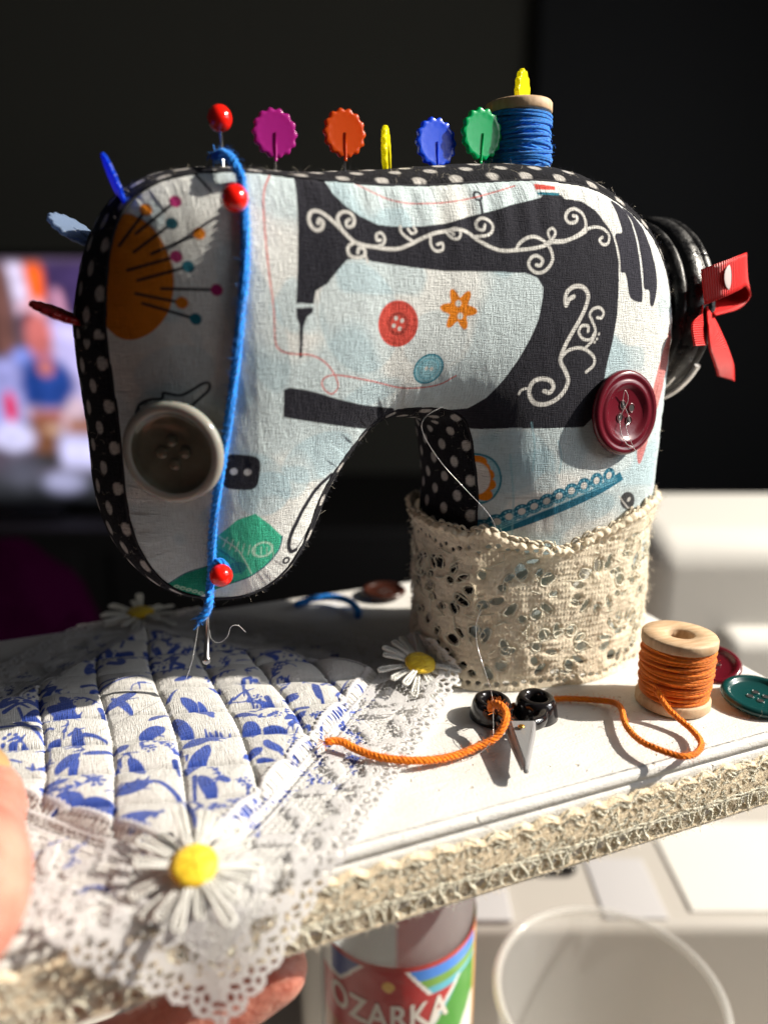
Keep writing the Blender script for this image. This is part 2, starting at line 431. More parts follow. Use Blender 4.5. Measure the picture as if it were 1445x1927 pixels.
# television: flat lit screen
tv = empty("television", room(-75, 150, -32)); tag(tv, "lit television screen showing a man in a blue shirt", "television")
x0, zt = onfwd(-440, 484, 150); x1, zb = onfwd(345, 945, 150)
mb = MB().add(*[x if i else x + room((x0 + x1) / 2, 152, (zt + zb) / 2) for i, x in enumerate(rbox((0, 0, 0), ((x1 - x0) / 2 + 1.2, 1.6, (zt - zb) / 2 + 1.2), 0.5, 3, R_room))])
child(tv, mb, "bezel", M['black_plastic'])
mb = MB().add(*[x if i else x + room((x0 + x1) / 2, 152, zb - 2.2) for i, x in enumerate(rbox((0, 0, 0), (14, 6, 1.6), 0.5, 3, R_room))])
child(tv, mb, "stand", M['black_plastic'])
NXs, NYs = 220, 130
gx, gy = np.meshgrid(np.linspace(-440, 345, NXs), np.linspace(484, 945, NYs), indexing='ij')
pic = np.zeros((NXs, NYs, 3)) + np.array([0.10, 0.07, 0.10])
def soft(a, lo, hi): return np.clip((a - lo) / (hi - lo), 0, 1)
def paint(mask, c, k=1.0): 
    global pic
    pic = pic * (1 - mask[..., None] * k) + np.array(c) * mask[..., None] * k
def pell(cx, cy, rx, ry, e=0.25): return 1 - soft(np.sqrt(((gx - cx) / rx) ** 2 + ((gy - cy) / ry) ** 2), 1 - e, 1 + e)
def pbox(xa, xb, ya, yb, e=6, sl=0.0):
    X = gx - sl * (gy - ya)
    return soft(X, xa - e, xa + e) * (1 - soft(X, xb - e, xb + e)) * soft(gy, ya - e, ya + e) * (1 - soft(gy, yb - e, yb + e))
paint(pbox(-440, 30, 500, 660, 8), (0.16, 0.07, 0.06))
paint(pbox(-300, -120, 560, 700, 10), (0.5, 0.35, 0.2)); paint(pbox(-420, -330, 520, 720, 10), (0.1, 0.2, 0.4))
paint(pbox(28, 60, 495, 590, 6, 0.15), (0.75, 0.66, 0.9))
paint(pbox(62, 98, 495, 575, 7, 0.12), (0.95, 0.13, 0.01))
paint(pbox(45, 110, 560, 590, 8), (0.85, 0.45, 0.55))
paint(pbox(100, 345, 490, 700, 8), (0.05, 0.03, 0.10))
paint(pbox(112, 128, 540, 590, 6, 0.2), (0.75, 0.35, 0.5))
paint(pbox(98, 345, 592, 760, 8), (0.58, 0.52, 0.90)); paint(pbox(200, 345, 600, 900, 20), (0.12, 0.10, 0.2))
paint(pell(45, 668, 30, 22), (0.22, 0.28, 0.75))
paint(pbox(-440, 28, 665, 800, 8), (0.30, 0.30, 0.62)); paint(pell(-200, 740, 120, 60), (0.5, 0.12, 0.1))
paint(pbox(28, 150, 690, 780, 8), (0.60, 0.50, 0.78))
paint(pell(60, 592, 20, 15), (0.06, 0.03, 0.05))
paint(pell(78, 622, 27, 38), (0.60, 0.16, 0.15)); paint(pbox(62, 104, 650, 690, 6), (0.52, 0.15, 0.16))
paint(np.maximum(pell(84, 712, 58, 50, 0.18), pbox(30, 125, 700, 755, 7)), (0.018, 0.055, 0.26))
paint(pell(84, 682, 17, 16), (0.55, 0.17, 0.16))
paint(pbox(38, 120, 762, 785, 7, 0.3), (0.35, 0.10, 0.06))
paint(pbox(120, 165, 740, 805, 8, -0.3), (0.58, 0.42, 0.50)); paint(pbox(115, 345, 780, 810, 8), (0.30, 0.12, 0.07))
paint(pell(65, 815, 32, 36), (0.20, 0.08, 0.04)); paint(pell(85, 800, 16, 10), (0.5, 0.3, 0.2))
paint(pell(2, 757, 12, 30), (0.75, 0.0, 0.06))
paint(pell(0, 815, 45, 28), (0.60, 0.58, 0.85)); paint(pbox(95, 300, 812, 880, 10), (0.66, 0.64, 0.98))
paint(pell(62, 860, 32, 12), (0.03, 0.03, 0.03))
paint(pbox(-440, 345, 880, 960, 20), (0.04, 0.042, 0.05)); paint(pell(95, 906, 38, 20, 0.5), (0.40, 0.40, 0.62)); paint(pell(10, 880, 40, 30, 0.6), (0.08, 0.08, 0.11))
paint(pell(-60, 620, 40, 30), (0.35, 0.30, 0.28)); paint(pbox(-20, -8, 500, 660, 4), (0.05, 0.02, 0.02)); paint(pell(70, 612, 5, 3), (0.2, 0.05, 0.05), .6); paint(pell(90, 612, 5, 3), (0.2, 0.05, 0.05), .6); paint(pell(80, 640, 9, 3), (0.25, 0.05, 0.06), .5); paint(pell(58, 720, 14, 34), (0.008, 0.03, 0.16), .7); paint(pell(112, 735, 12, 22), (0.01, 0.035, 0.18), .7)
pic *= (1 + 0.9 * fbm(gx * .035 + 40, gy * .05 + 40, 201, 3))[..., None]
kern = np.exp(-np.linspace(-2, 2, 5) ** 2); kern /= kern.sum()
for ax_ in (0, 1): pic = np.apply_along_axis(lambda v_: np.convolve(np.pad(v_, 2, 'edge'), kern, 'valid'), ax_, pic)
fade = 1 - soft(gy, 905, 945) * 0.9
pic *= fade[..., None]
P = np.zeros((NXs, NYs, 3))
for a, b in ((0, 0),):
    fx = x0 + (gx + 440) / 785 * (x1 - x0); fz = zt + (gy - 484) / 461 * (zb - zt)
P = np.stack([CAM[0] + fx * ca + 150 * sa, CAM[1] - fx * sa + 150 * ca, fz], -1).reshape(-1, 3)
m = Mat("screen_glow", (0, 0, 0), 0.3); m.link(m.attr(), m.b.inputs["Emission Color"]); m.b.inputs["Emission Strength"].default_value = 1.25; M['screen'] = m.m
obj("screen", mesh_data("screen", P - np.array(tv.location) / CM, grid_faces(NXs, NYs), col=pic.reshape(-1, 3)), M['screen'], tv)

# dark magenta bundle far left
fb = empty("fabric_bundle", room(-33, 62, -26)); tag(fb, "dark magenta bundle of cloth blurred behind the mat at far left", "cloth")
V, F, _ = ellipsoid((0, 0, 8), (7.5, 7, 8.2), 60, 40)
d = V - np.array([0, 0, 8]); V = np.array([0, 0, 8]) + d * (1 + 0.25 * fbm(np.arctan2(d[:, 1], d[:, 0]) * 2 + 9, d[:, 2] * 0.3 + 20, 3))[:, None]
V[:, 2] = np.maximum(V[:, 2], 0.05)
m = Mat("magenta_cloth", (0.0045, 0.0002, 0.0032), 1.0); m.b.inputs['Specular IOR Level'].default_value = 0.0; co = m.obj_co(); m.bump(m.noise(co, 90, 4), 0.003); obj("folded_cloth", mesh_data("folded_cloth", V, F), m.m, fb)
V, F, u = tube(spline([(-6, -4.5, 7), (-3, -6.9, 9), (2, -7.0, 8), (6, -4, 10)], 0.4), 0.6, 8); obj("fold", mesh_data("fold", V, F, u), m.m, fb)

# white sewing machine (full-size) at the right behind
m = Mat("ivory_machine_plastic", (0.60, 0.585, 0.555), 0.38); co = m.obj_co(); m.bump(m.noise(co, 250, 3), 0.0001); M['ivory'] = m.m
m = Mat("grey_machine_metal", (0.42, 0.41, 0.42), 0.4); M['plate'] = m.m
big = empty("sewing_machine", room(26, 46, -26)); tag(big, "large white sewing machine blurred behind the orange spool", "sewing machine")
def bigbox(c, half, r, name, mat, parent=None, seg=5):
    mb = MB().add(*[x if i else x + room(*c) for i, x in enumerate(rbox((0, 0, 0), half, r, seg, R_room))])
    return child(big, mb, name, mat)
bigbox((33, 48, -13.9), (18.2, 6.0, 11.0), 2.2, "body", M['ivory'], seg=8)
bigbox((35.6, 41.6, -16.4), (16.2, 1.2, 8.0), 1.1, "front_cover", M['ivory'], seg=6)
bigbox((16.9, 46.0, -17), (1.1, 4.6, 8.0), 1.0, "side_post", M['ivory'])
bigbox((22, 36.4, -21.9), (26, 7.2, 4.1), 0.6, "bed", Mat("beige_bed_plastic", (0.40, 0.375, 0.345), 0.45).m)
bigbox((8.2, 33.2, -17.5), (1.5, 0.9, 0.35), 0.34, "needle_plate", M['black_plastic'])
bigbox((11.8, 31.6, -17.76), (1.5, 2.0, 0.07), 0.1, "slide_plate", M['plate'])
bigbox((4.7, 30.6, -17.7), (1.3, 1.2, 0.12), 0.1, "slide_plate", M['plate'])
bigbox((24, 42.8, -14.2), (17, 0.9, 3.4), 0.5, "shade_box", Mat("brown_shadow_panel", (0.10, 0.085, 0.075), 0.6).m)  # added dark box, its colour stands for the shade between bed and body
bigbox((20.5, 33.2, -17.76), (6.0, 3.2, 0.10), 0.09, "extension_plate", M['ivory'])
bigbox((16.0, 37.0, -17.2), (1.7, 0.6, 0.7), 0.2, "bobbin_catch", M['ivory'])
mb = MB().add(*tube(np.array([room(*p) for p in spline([(37, 40.2, -12), (35, 40.1, -14), (34, 40.0, -18)], 0.3)]), 0.35, 8)); child(big, mb, "cover_rib", M['ivory'])

# water bottle
def clear(m, k, tint):                       # thin clear plastic: mostly see-through, some surface gloss
    tr = m.n("ShaderNodeBsdfTransparent"); tr.inputs[0].default_value = (*tint, 1); ms = m.n("ShaderNodeMixShader"); ms.inputs[0].default_value = k
    m.link(tr.outputs[0], ms.inputs[1]); m.link(m.b.outputs[0], ms.inputs[2]); m.link(ms.outputs[0], m.t.nodes["Material Output"].inputs[0])
bc, bz = onfwd(748, 1772, 22.2)[0], onfwd(748, 1772, 22.2)[1]
bot = empty("water_bottle", room(bc, 22.2, -26)); tag(bot, "clear plastic water bottle with red and green label under the board", "bottle")
BR = 2.72; ltop = bz + 26 + 1.65
m = Mat("clear_bottle_plastic", (0.9, 0.92, 0.93), 0.08); clear(m, 0.16, (0.90, 0.92, 0.93)); M['pet'] = m.m
V, F, u = lathe([(0.1, 0.1), (2.2, 0.02), (2.6, 0.5), (2.6, 2.0), (2.45, 2.4), (2.6, 2.8), (2.6, ltop - 0.2), (2.66, ltop + 0.2), (2.66, ltop + 0.5), (2.5, ltop + 1.3), (2.1, ltop + 2.4), (1.5, ltop + 3.5), (1.2, ltop + 4.0), (1.2, ltop + 4.5)], 64)
obj("bottle_body", mesh_data("bottle_body", V, F, u), M['pet'], bot)
V, F, u = lathe([(0.1, ltop + 5.6), (1.25, ltop + 5.55), (1.36, ltop + 5.4), (1.36, ltop + 4.4), (1.2, ltop + 4.38)], 48)
obj("cap", mesh_data("cap", V, F[0][:, ::-1], u), plastic("white_cap_plastic", (0.75, 0.75, 0.74), 0.35), bot)
# label: a printed sleeve; angle 0 faces the viewer
NA, NH = 420, 150; LH = 6.4
aa, hh = np.meshgrid(np.linspace(-math.pi, math.pi, NA, endpoint=False), np.linspace(0, LH, NH), indexing='ij')   # hh measured down from the label's top
lab = np.zeros((NA, NH, 3)) + np.array([0.62, 0.62, 0.60])
U = aa * BR
def lpaint(mask, c):
    lab[mask] = c
lpaint((U > 0.0 + 0.35 * (hh - 0.2)) & (hh < 1.0 + 0.06 * U), (0.05, 0.22, 0.70))
lpaint((U > 0.35 * hh) & (hh >= 0.62) & (hh < 0.98), (0.16, 0.34, 0.05))
lpaint((U > 0.2) & (hh >= 0.98) & (hh < 1.5 + 0.5 * U), (0.10, 0.42, 0.55))
lpaint((U > 2.25 - 0.75 * (hh - 1.2)) & (hh > 1.15), (0.045, 0.25, 0.02))
lpaint((U > 3.4 - 0.9 * (hh - 2.2)) & (hh > 2.6), (0.62, 0.62, 0.58))
lpaint((U > 3.3), (0.70, 0.36, 0.10)); lpaint((U > 3.9), (0.45, 0.55, 0.12)); lpaint((U > 4.6), (0.55, 0.04, 0.03))
lpaint((U < -1.1 + 0.1 * hh) & (U > -2.6) & (hh < 1.1), (0.015, 0.035, 0.22))
red = (U > -1.0 - 0.9 * hh) & (U < 0.1 + 0.75 * hh) & (hh < 1.25); lpaint(red, (0.42, 0.012, 0.015))
red2 = (hh >= 1.25) & (hh < 3.1) & (U > -3.2) & (U < 2.1 - 0.9 * (hh - 1.25)); lpaint(red2, (0.42, 0.012, 0.015))
edge = (np.abs(U - (2.1 - 0.9 * (hh - 1.25))) < 0.09) & (hh > 1.1); lpaint(edge, (0.75, 0.72, 0.68))
edge = (np.abs(U - (0.1 + 0.75 * hh)) < 0.08) & (hh < 1.25); lpaint(edge, (0.75, 0.72, 0.68))
edge = (np.abs(U - (-1.05 - 0.9 * hh)) < 0.08) & (hh < 1.25); lpaint(edge, (0.75, 0.72, 0.68))
lpaint(np.hypot(U + 0.35, (hh - 0.8)) < 0.2, (0.75, 0.45, 0.1))
lpaint((hh > 3.1) & (U > -3.2) & (U < 2.1 - 0.9 * (hh - 1.25)), (0.36, 0.10, 0.02))
lpaint(hh < 0.2, (0.42, 0.03, 0.025)); lpaint(hh > LH - 0.3, (0.42, 0.03, 0.025))
th = aa + YAW * 0 - 0.0
fw = np.array([-sa, -ca]); rt = np.array([ca, -sa])                       # towards the viewer / right
dirx = fw[0] * np.cos(aa) + rt[0] * np.sin(aa); diry = fw[1] * np.cos(aa) + rt[1] * np.sin(aa)
P = np.stack([dirx * BR, diry * BR, ltop - hh], -1).reshape(-1, 3)
m = Mat("printed_label_film", rough=0.3); m.color(m.attr()); co = m.obj_co(); m.bump(m.noise(co, 120, 3), 0.0003)
labo = obj("label", mesh_data("label", P, grid_faces(NA, NH, True, False), col=lab.reshape(-1, 3)), m.m, bot)
fc = bpy.data.curves.new("lettering", 'FONT'); fc.body = "OZARKA"; fc.align_x = 'CENTER'; fc.size = 1.0; fc.extrude = 0.0; fc.offset = 0.02; fc.space_character = 1.05
fo = bpy.data.objects.new("lettering_source", fc); COL.objects.link(fo)
dg = bpy.context.evaluated_depsgraph_get(); fm = bpy.data.meshes.new_from_object(fo.evaluated_get(dg))
bpy.data.objects.remove(fo)
import bmesh
bm = bmesh.new(); bm.from_mesh(fm); bmesh.ops.subdivide_edges(bm, edges=[e for e in bm.edges if e.calc_length() > 0.15], cuts=2, use_grid_fill=False); bmesh.ops.triangulate(bm, faces=bm.faces)
for v in bm.verts:
    u_, h_ = v.co.x * 1.02 - 0.45, 2.45 - v.co.y * 1.35 - 0.03 * (v.co.x) ** 2
    a_ = u_ / BR
    v.co = ((fw[0] * math.cos(a_) + rt[0] * math.sin(a_)) * (BR + 0.02) * CM, (fw[1] * math.cos(a_) + rt[1] * math.sin(a_)) * (BR + 0.02) * CM, (ltop - h_) * CM)
bm.to_mesh(fm); bm.free(); fm.name = "lettering"
obj("lettering", fm, Mat("label_white_ink", (0.72, 0.66, 0.60), 0.4).m, labo)

# clear round tub
tx, tz = onfwd(1146, 1872, 21.8)
tub = empty("clear_tub", room(tx, 21.8, -26)); tag(tub, "clear round plastic tub standing in front of the white machine", "tub")
th_ = tz + 26; TR = 3.95
V, F, u = lathe([(0.1, 0.15), (3.2, 0.15), (3.35, 0.3), (TR - 0.1, th_), (TR, th_ + 0.02), (TR, th_ - 0.06), (3.45, 0.2), (3.25, 0.02), (0.1, 0.02)], 80)
m = Mat("clear_tub_plastic", (0.95, 0.95, 0.95), 0.06); clear(m, 0.085, (0.95, 0.95, 0.94)); M['tub'] = m.m
obj("tub_wall", mesh_data("tub_wall", V, F, u), M['tub'], tub)
a = np.linspace(0, 2 * math.pi, 96, endpoint=False)
m = Mat("clear_rim_plastic", (0.86, 0.85, 0.83), 0.12); clear(m, 0.26, (0.90, 0.90, 0.89))
V, F, u = tube(np.stack([TR * np.cos(a), TR * np.sin(a), np.full(96, th_)], 1), 0.16, 10, closed=True); obj("rim", mesh_data("rim", V, F, u), m.m, tub)

# ------------------------------------------------------------------ the white board with its lace edging
BX0, BX1, BY0, BY1 = -10.5, 12.85, 0.0, 13.0
ORI0 = np.array([1.2, 6.5, -2.1])
board = empty("display_board", (1.2, 6.5, -2.1)); tag(board, "thick white painted board held up by the hand", "board")
prof = [(0.16, 0.0), (0.07, -0.025), (0.02, -0.08), (0.0, -0.16), (0.0, -0.24), (0.045, -0.275), (0.06, -0.31), (0.045, -0.345), (0.01, -0.38), (0.0, -0.45), (0.0, -1.98), (0.03, -2.06), (0.12, -2.1)]
def ring(inset, z, r=0.28, cs=6):
    pts = []
    for (cx, cy, a0) in ((BX1, BY1, 0), (BX0, BY1, 90), (BX0, BY0, 180), (BX1, BY0, 270)):
        sx = -1 if cx == BX1 else 1; sy = -1 if cy == BY1 else 1
        for k in range(cs + 1):
            t = math.radians(a0 + 90 * k / cs); rr = r - inset if r > inset else 0.02
            pts.append((cx + sx * r + rr * math.cos(t), cy + sy * r + rr * math.sin(t), z))
    return pts
def dense(pts, step=0.35):
    pts = np.array(pts); out = []
    for i in range(len(pts)):
        a, b = pts[i], pts[(i + 1) % len(pts)]; k = max(1, int(np.linalg.norm(b[:2] - a[:2]) / step))
        out += [a + (b - a) * j / k for j in range(k)]
    return np.array(out)
base_ring = np.array(ring(0.0, 0)); nk = None; V = []
for ins, z in prof:
    r_ = np.array(ring(ins, z)); pts = []
    for i in range(len(r_)):
        j = (i + 1) % len(r_); k = max(1, int(np.linalg.norm(base_ring[j] - base_ring[i]) / 0.35)); pts += [r_[i] + (r_[j] - r_[i]) * t / k for t in range(k)]
    pts = np.array(pts)
    wob = 0.012 * fbm(pts[:, 0] * 2 + 50, pts[:, 1] * 2 + z * 7 + 50, 5)
    pts[:, 2] += np.where(z < -0.2, wob, wob * 0.3); pts[:, 1] += np.where(pts[:, 1] < 1, wob * 0.8, 0)
    nk = len(pts); V.append(pts)
V = np.concatenate(V); n = len(prof)
cap_t = np.arange(nk); cap_b = (n - 1) * nk + np.arange(nk)[::-1]
me = mesh_data("panel", V - np.array([1.2, 6.5, -2.1]), [grid_faces(n, nk, False, True)[:, ::-1]])
bm = bmesh.new(); bm.from_mesh(me); bm.verts.ensure_lookup_table()
f1 = bm.faces.new([bm.verts[i] for i in cap_t]); f2 = bm.faces.new([bm.verts[i] for i in cap_b]); f1.smooth = f2.smooth = False
bm.to_mesh(me); bm.free()
obj("panel", me, M['paint'], board)
lr_ = np.random.default_rng(19); lp = np.stack([lr_.uniform(2, 12.5, 70), lr_.uniform(.2, 5.5, 70), np.full(70, .012)], 1)
hairs(lp - ORI0, np.stack([lr_.normal(0, 1, 70), lr_.normal(0, 1, 70), np.full(70, .02)], 1), 0.35, 0.0022, 1.5, 20, 6).build("lint", M['fuzz_light'], board)["kind"] = "stuff"

def lace_sheet(name, u, v, H, keep, surf, mat, parent, origin, fuzz=None):
    """u,v: 1-D cm axes; H: relief; keep: bool per vertex (thread present); surf(U,V,H)->xyz"""
    Ug, Vg = np.meshgrid(u, v, indexing='ij')
    P = surf(Ug, Vg, H).reshape(-1, 3)
    F = grid_faces(len(u), len(v))
    k = keep.reshape(-1)
    F = F[k[F].sum(1) >= 3]
    used = np.unique(F); remap = np.zeros(len(P), np.int64); remap[used] = np.arange(len(used))
    uv = np.stack([Ug.ravel(), Vg.ravel()], 1)
    me = mesh_data(name, P[used] - np.asarray(origin, float), remap[F], uv[used])
    return obj(name, me, mat, parent), P, k

# edging: thick cream crochet along the front (and right) side
def trim_out(v): return 0.17 * np.clip(1.40 - v, 0, 1.4) / 1.4 + 0.10 * np.sin(math.pi * np.clip(v, 0, 1.4) / 1.4)   # the band stands out towards its foot
def trim_pattern(u, v):                     # v: 0 bottom .. 1.5 top
    U, Vv = np.meshgrid(u, v, indexing='ij')
    wob = 0.10 * fbm(U * 1.1, Vv * 1.1 + 7, 11) 
    T = 1.34 + 0.10 * np.abs(np.sin(math.pi * (U + wob) / 0.62)) ** 1.5 + 0.16 * fbm(U * 2.2, Vv * 0, 12)
    hole = np.full(U.shape, 9.0)
    per = 0.60
    for row, (vy, rx, ry, off) in enumerate(((0.32, 0.135, 0.09, 0.0), (0.60, 0.06, 0.045, 0.5), (1.18, 0.05, 0.035, 0.3))):
        c = np.floor(U / per - off + 0.5); jit = (np.sin(c * 12.9898 + row * 7.1) * 43758.5453) % 1.0
        du = (U - (c + off + (jit - 0.5) * 0.2) * per) / (rx * (0.75 + 0.5 * jit)); dv = (Vv - vy - (jit - 0.5) * 0.08 - wob * 0.4) / (ry * (0.7 + 0.6 * jit))
        hole = np.minimum(hole, np.hypot(du, dv) - 1 + 0.5 * fbm(U * 7, Vv * 7, 13 + row))
    keep = (hole > 0) & (Vv < T) & (Vv > 0.02 + 0.05 * fbm(U * 5, Vv * 0, 17))
    edge = np.clip(np.minimum(hole * 0.11, np.minimum(T - Vv, Vv + 0.03)) / 0.09, 0, 1)
    knob = np.abs(np.sin(U * 2 * math.pi / 0.19 + 4 * fbm(U * 2, Vv * 3, 21)) * np.sin(Vv * 2 * math.pi / 0.17 + 4 * fbm(U * 3, Vv * 2, 22)))
    H = edge ** 0.7 * (0.045 + 0.010 * knob + 0.025 * fbm(U * 5, Vv * 6, 23, 4) + 0.012 * fbm(U * 22, Vv * 26, 26, 2) + 0.009 * np.sin((U * 1.3 + Vv) * 2 * math.pi / 0.085 + 5 * fbm(U * 3, Vv * 3, 28)))
    ridge = np.exp(-((Vv - (T - 0.09)) / 0.07) ** 2) * 0.09 + np.exp(-((Vv - 0.08) / 0.05) ** 2) * 0.05
    return H + ridge, keep
ORI = np.array([1.2, 6.5, -2.1])
u = np.arange(BX0 + 0.1, BX1 - 0.1, 0.022); v = np.arange(0, 1.62, 0.022)
H, keep = trim_pattern(u, v)
tr, P, k = lace_sheet("lace_trim", u, v, H, keep, lambda U, Vv, H: np.stack([U, -0.03 - np.maximum(H, 0.0) - trim_out(Vv), -1.74 + Vv * 0.93], -1), M['trim_lace'], board, ORI)
sel = rng.choice(np.nonzero(k)[0], 8000, replace=False)
hairs(P[sel] - ORI + np.array([0, -0.03, 0]), np.tile([0, -1, 0.5], (len(sel), 1)), 0.11, 0.0040, 1.6, 31, 3).build("loose_fibre", M['fuzz_light'], tr)["kind"] = "stuff"
mb = MB(); sr = np.random.default_rng(33)
def tp(uv_, d): uv_ = np.asarray(uv_, float); return np.stack([uv_[:, 0], -0.05 - np.asarray(d) - trim_out(uv_[:, 1]), -1.74 + 0.93 * uv_[:, 1]], 1) - ORI
us = np.arange(BX0 + 0.2, BX1 - 0.2, 0.04)
for v0, r_, am, ph, dd_ in ((0.05, .034, .012, 0, .03), (0.11, .026, .014, 1, .035), (0.53, .030, .02, 2, .05), (0.60, .026, .02, 0.5, .05)):
    mb.add(*tube(tp(np.stack([us, v0 + am * np.sin(us * 9 + ph) + 0.03 * fbm(us * 2.1, us * 0 + ph, 35)], 1), dd_), r_ * (1 + .25 * np.sin(us * 31)), 6))
for k in range(3):                                   # scalloped heading: braided wavy cords
    ph = k * 0.06; tv_ = 1.22 + 0.16 * np.abs(np.sin(math.pi * (us + ph) / 0.62)) ** 1.3 - 0.055 * k + 0.05 * fbm(us * 1.7, us * 0 + k, 36)
    mb.add(*tube(tp(np.stack([us, tv_], 1), 0.05 + 0.03 * np.sin(us * 17 + k * 2)), 0.034 * (1 + .3 * np.sin(us * 41 + k) + .8 * fbm(us * 3, us * 0 + k, 37)), 6))
u0 = BX0 + 0.3
while u0 < BX1 - 0.3:                                # crossed bars between the eyelets
    for sg in (-1, 1):
        j_ = sr.normal(0, .02, (4, 2)); P_ = np.array([(u0 - .09 * sg, .06), (u0 - .03 * sg, .24), (u0 + .03 * sg, .38), (u0 + .10 * sg, .56)]) + j_ * 2.0
        mb.add(*tube(spline(tp(P_, np.array([.03, .06, .06, .05])), .05), 0.030 * sr.uniform(.6, 1.4), 6))
    u0 += 0.30 + sr.normal(0, .05)
for k in range(800):                                # short laid stitches of the dense middle
    u0, v0 = sr.uniform(BX0 + .2, BX1 - .2), sr.uniform(.60, 1.24); a_ = sr.choice([0.9, -0.9, 0.2]) + sr.normal(0, .25); L_ = sr.uniform(.08, .16)
    t_ = np.linspace(-.5, .5, 4); P_ = np.stack([u0 + L_ * t_ * math.cos(a_), v0 + L_ * t_ * math.sin(a_)], 1)
    mb.add(*tube(tp(P_, .03 + .014 * np.cos(t_ * 3)), 0.024 * sr.uniform(.8, 1.3), 5))
M['cream_yarn'] = thread_mat("cream_yarn", (0.99, 0.91, 0.76), 0.07, 2, 0.92, 0.2)
mb.build("crochet_stitches", M['cream_yarn'], tr)["kind"] = "stuff"
u = np.arange(BY0 + 0.1, BY1 - 0.1, 0.04); v = np.arange(0, 1.62, 0.04)
H, keep = trim_pattern(u + 30, v)
lace_sheet("lace_trim", u, v, H, keep, lambda U, Vv, H: np.stack([BX1 + 0.03 + np.maximum(H, 0), U, -1.74 + Vv * 0.93], -1), M['trim_lace'], board, ORI)

# ------------------------------------------------------------------ stuffed toy sewing machine (pincushion)
YF, YB = 5.0, 8.2                            # front / back seam planes
MO = np.array([7.6, 6.6, 0.02])
def seam_y(x): return YF + 0.80 * np.clip((1.6 - x) / 5.0, 0, 1) ** 1.3        # the head turns away to the left
mach = empty("sewing_machine_pincushion", MO)
tag(mach, "stuffed fabric toy sewing machine with a printed front and black dotted sides", "pincushion")
seam_px = [(205, 640), (203, 600), (206, 520), (214, 455), (230, 405), (256, 366), (292, 341), (335, 326), (400, 319), (480, 322), (550, 332), (620, 340), (700, 348), (800, 350), (900, 344), (1000, 340), (1060, 345)]
seam = [ony(x, y, YF)[[0, 2]] for x, y in seam_px]
seam += [ony(x, y, YF)[[0, 2]] for x, y in ((1112, 356), (1158, 381), (1196, 412), (1226, 450), (1247, 500), (1258, 560), (1260, 620), (1252, 690), (1243, 760), (1234, 830), (1226, 900))]
seam += [np.array([10.50, 4.2]), np.array([10.52, 2.6]), np.array([10.55, 1.2]), np.array([10.35, 0.30]), np.array([9.9, 0.05]), np.array([7.6, 0.03]), np.array([5.5, 0.05]), np.array([5.0, 0.3]), np.array([4.85, 1.2]), np.array([4.9, 2.8]), np.array([4.93, 4.2])]
seam += [ony(x, y, YF)[[0, 2]] for x, y in ((898, 930), (892, 870), (884, 815), (868, 783), (836, 769), (790, 766), (745, 770), (713, 786), (688, 806), (664, 836), (640, 870), (620, 902), (604, 934), (589, 978), (575, 1018), (559, 1050), (538, 1080), (508, 1108), (470, 1128), (430, 1137), (388, 1138), (348, 1130), (312, 1110), (284, 1077), (264, 1040), (251, 1000), (243, 955), (238, 900), (232, 830), (222, 760), (213, 700))]
OUT = spline(np.array(seam), 0.04, closed=True)           # seam outline in (x, z)
for _ in range(6): OUT = (np.roll(OUT, 1, 0) + 2 * OUT + np.roll(OUT, -1, 0)) / 4

def inside(poly, X, Z):
    r = np.zeros(X.shape, bool); n = len(poly)
    for i in range(n):
        x1, z1 = poly[i]; x2, z2 = poly[(i + 1) % n]
        c = ((z1 > Z) != (z2 > Z))
        if c.any():
            r ^= c & (X < (x2 - x1) * (Z - z1) / (z2 - z1 + 1e-12) + x1)
    return r
G = 0.02
PX = np.arange(OUT[:, 0].min() - 0.06, OUT[:, 0].max() + 0.08, G); PZ = np.arange(OUT[:, 1].min() - 0.04, OUT[:, 1].max() + 0.08, G)
GX, GZ = np.meshgrid(PX, PZ, indexing='ij')
IN = inside(OUT[::2], GX, GZ)
# inflated-membrane height: solve a Poisson equation coarse to fine
phi = None
for st in (16, 8, 4, 2):
    msk = IN[::st, ::st].astype(float)
    if phi is None: ph = np.zeros_like(msk)
    else:
        ix = np.clip(np.arange(msk.shape[0]) / 2, 0, phi.shape[0] - 1.001); iz = np.clip(np.arange(msk.shape[1]) / 2, 0, phi.shape[1] - 1.001)
        i0 = ix.astype(int); j0 = iz.astype(int); fx = (ix - i0)[:, None]; fz = (iz - j0)[None]
        ph = phi[i0][:, j0] * (1 - fx) * (1 - fz) + phi[i0 + 1][:, j0] * fx * (1 - fz) + phi[i0][:, j0 + 1] * (1 - fx) * fz + phi[i0 + 1][:, j0 + 1] * fx * fz
        ph *= msk
    h2 = (st * G) ** 2
    for _ in range(500):
        q = np.zeros_like(ph)
        q[1:-1, 1:-1] = (ph[2:, 1:-1] + ph[:-2, 1:-1] + ph[1:-1, 2:] + ph[1:-1, :-2] + h2) / 4
        ph = q * msk
    phi = ph
def bil(A, fx, fz):
    i0 = np.clip(fx.astype(int), 0, A.shape[0] - 2); j0 = np.clip(fz.astype(int), 0, A.shape[1] - 2); a = np.clip(fx - i0, 0, 1); b = np.clip(fz - j0, 0, 1)
    return A[i0, j0] * (1 - a) * (1 - b) + A[i0 + 1, j0] * a * (1 - b) + A[i0, j0 + 1] * (1 - a) * b + A[i0 + 1, j0 + 1] * a * b
phif = bil(phi, (GX - PX[0]) / (2 * G), (GZ - PZ[0]) / (2 * G))
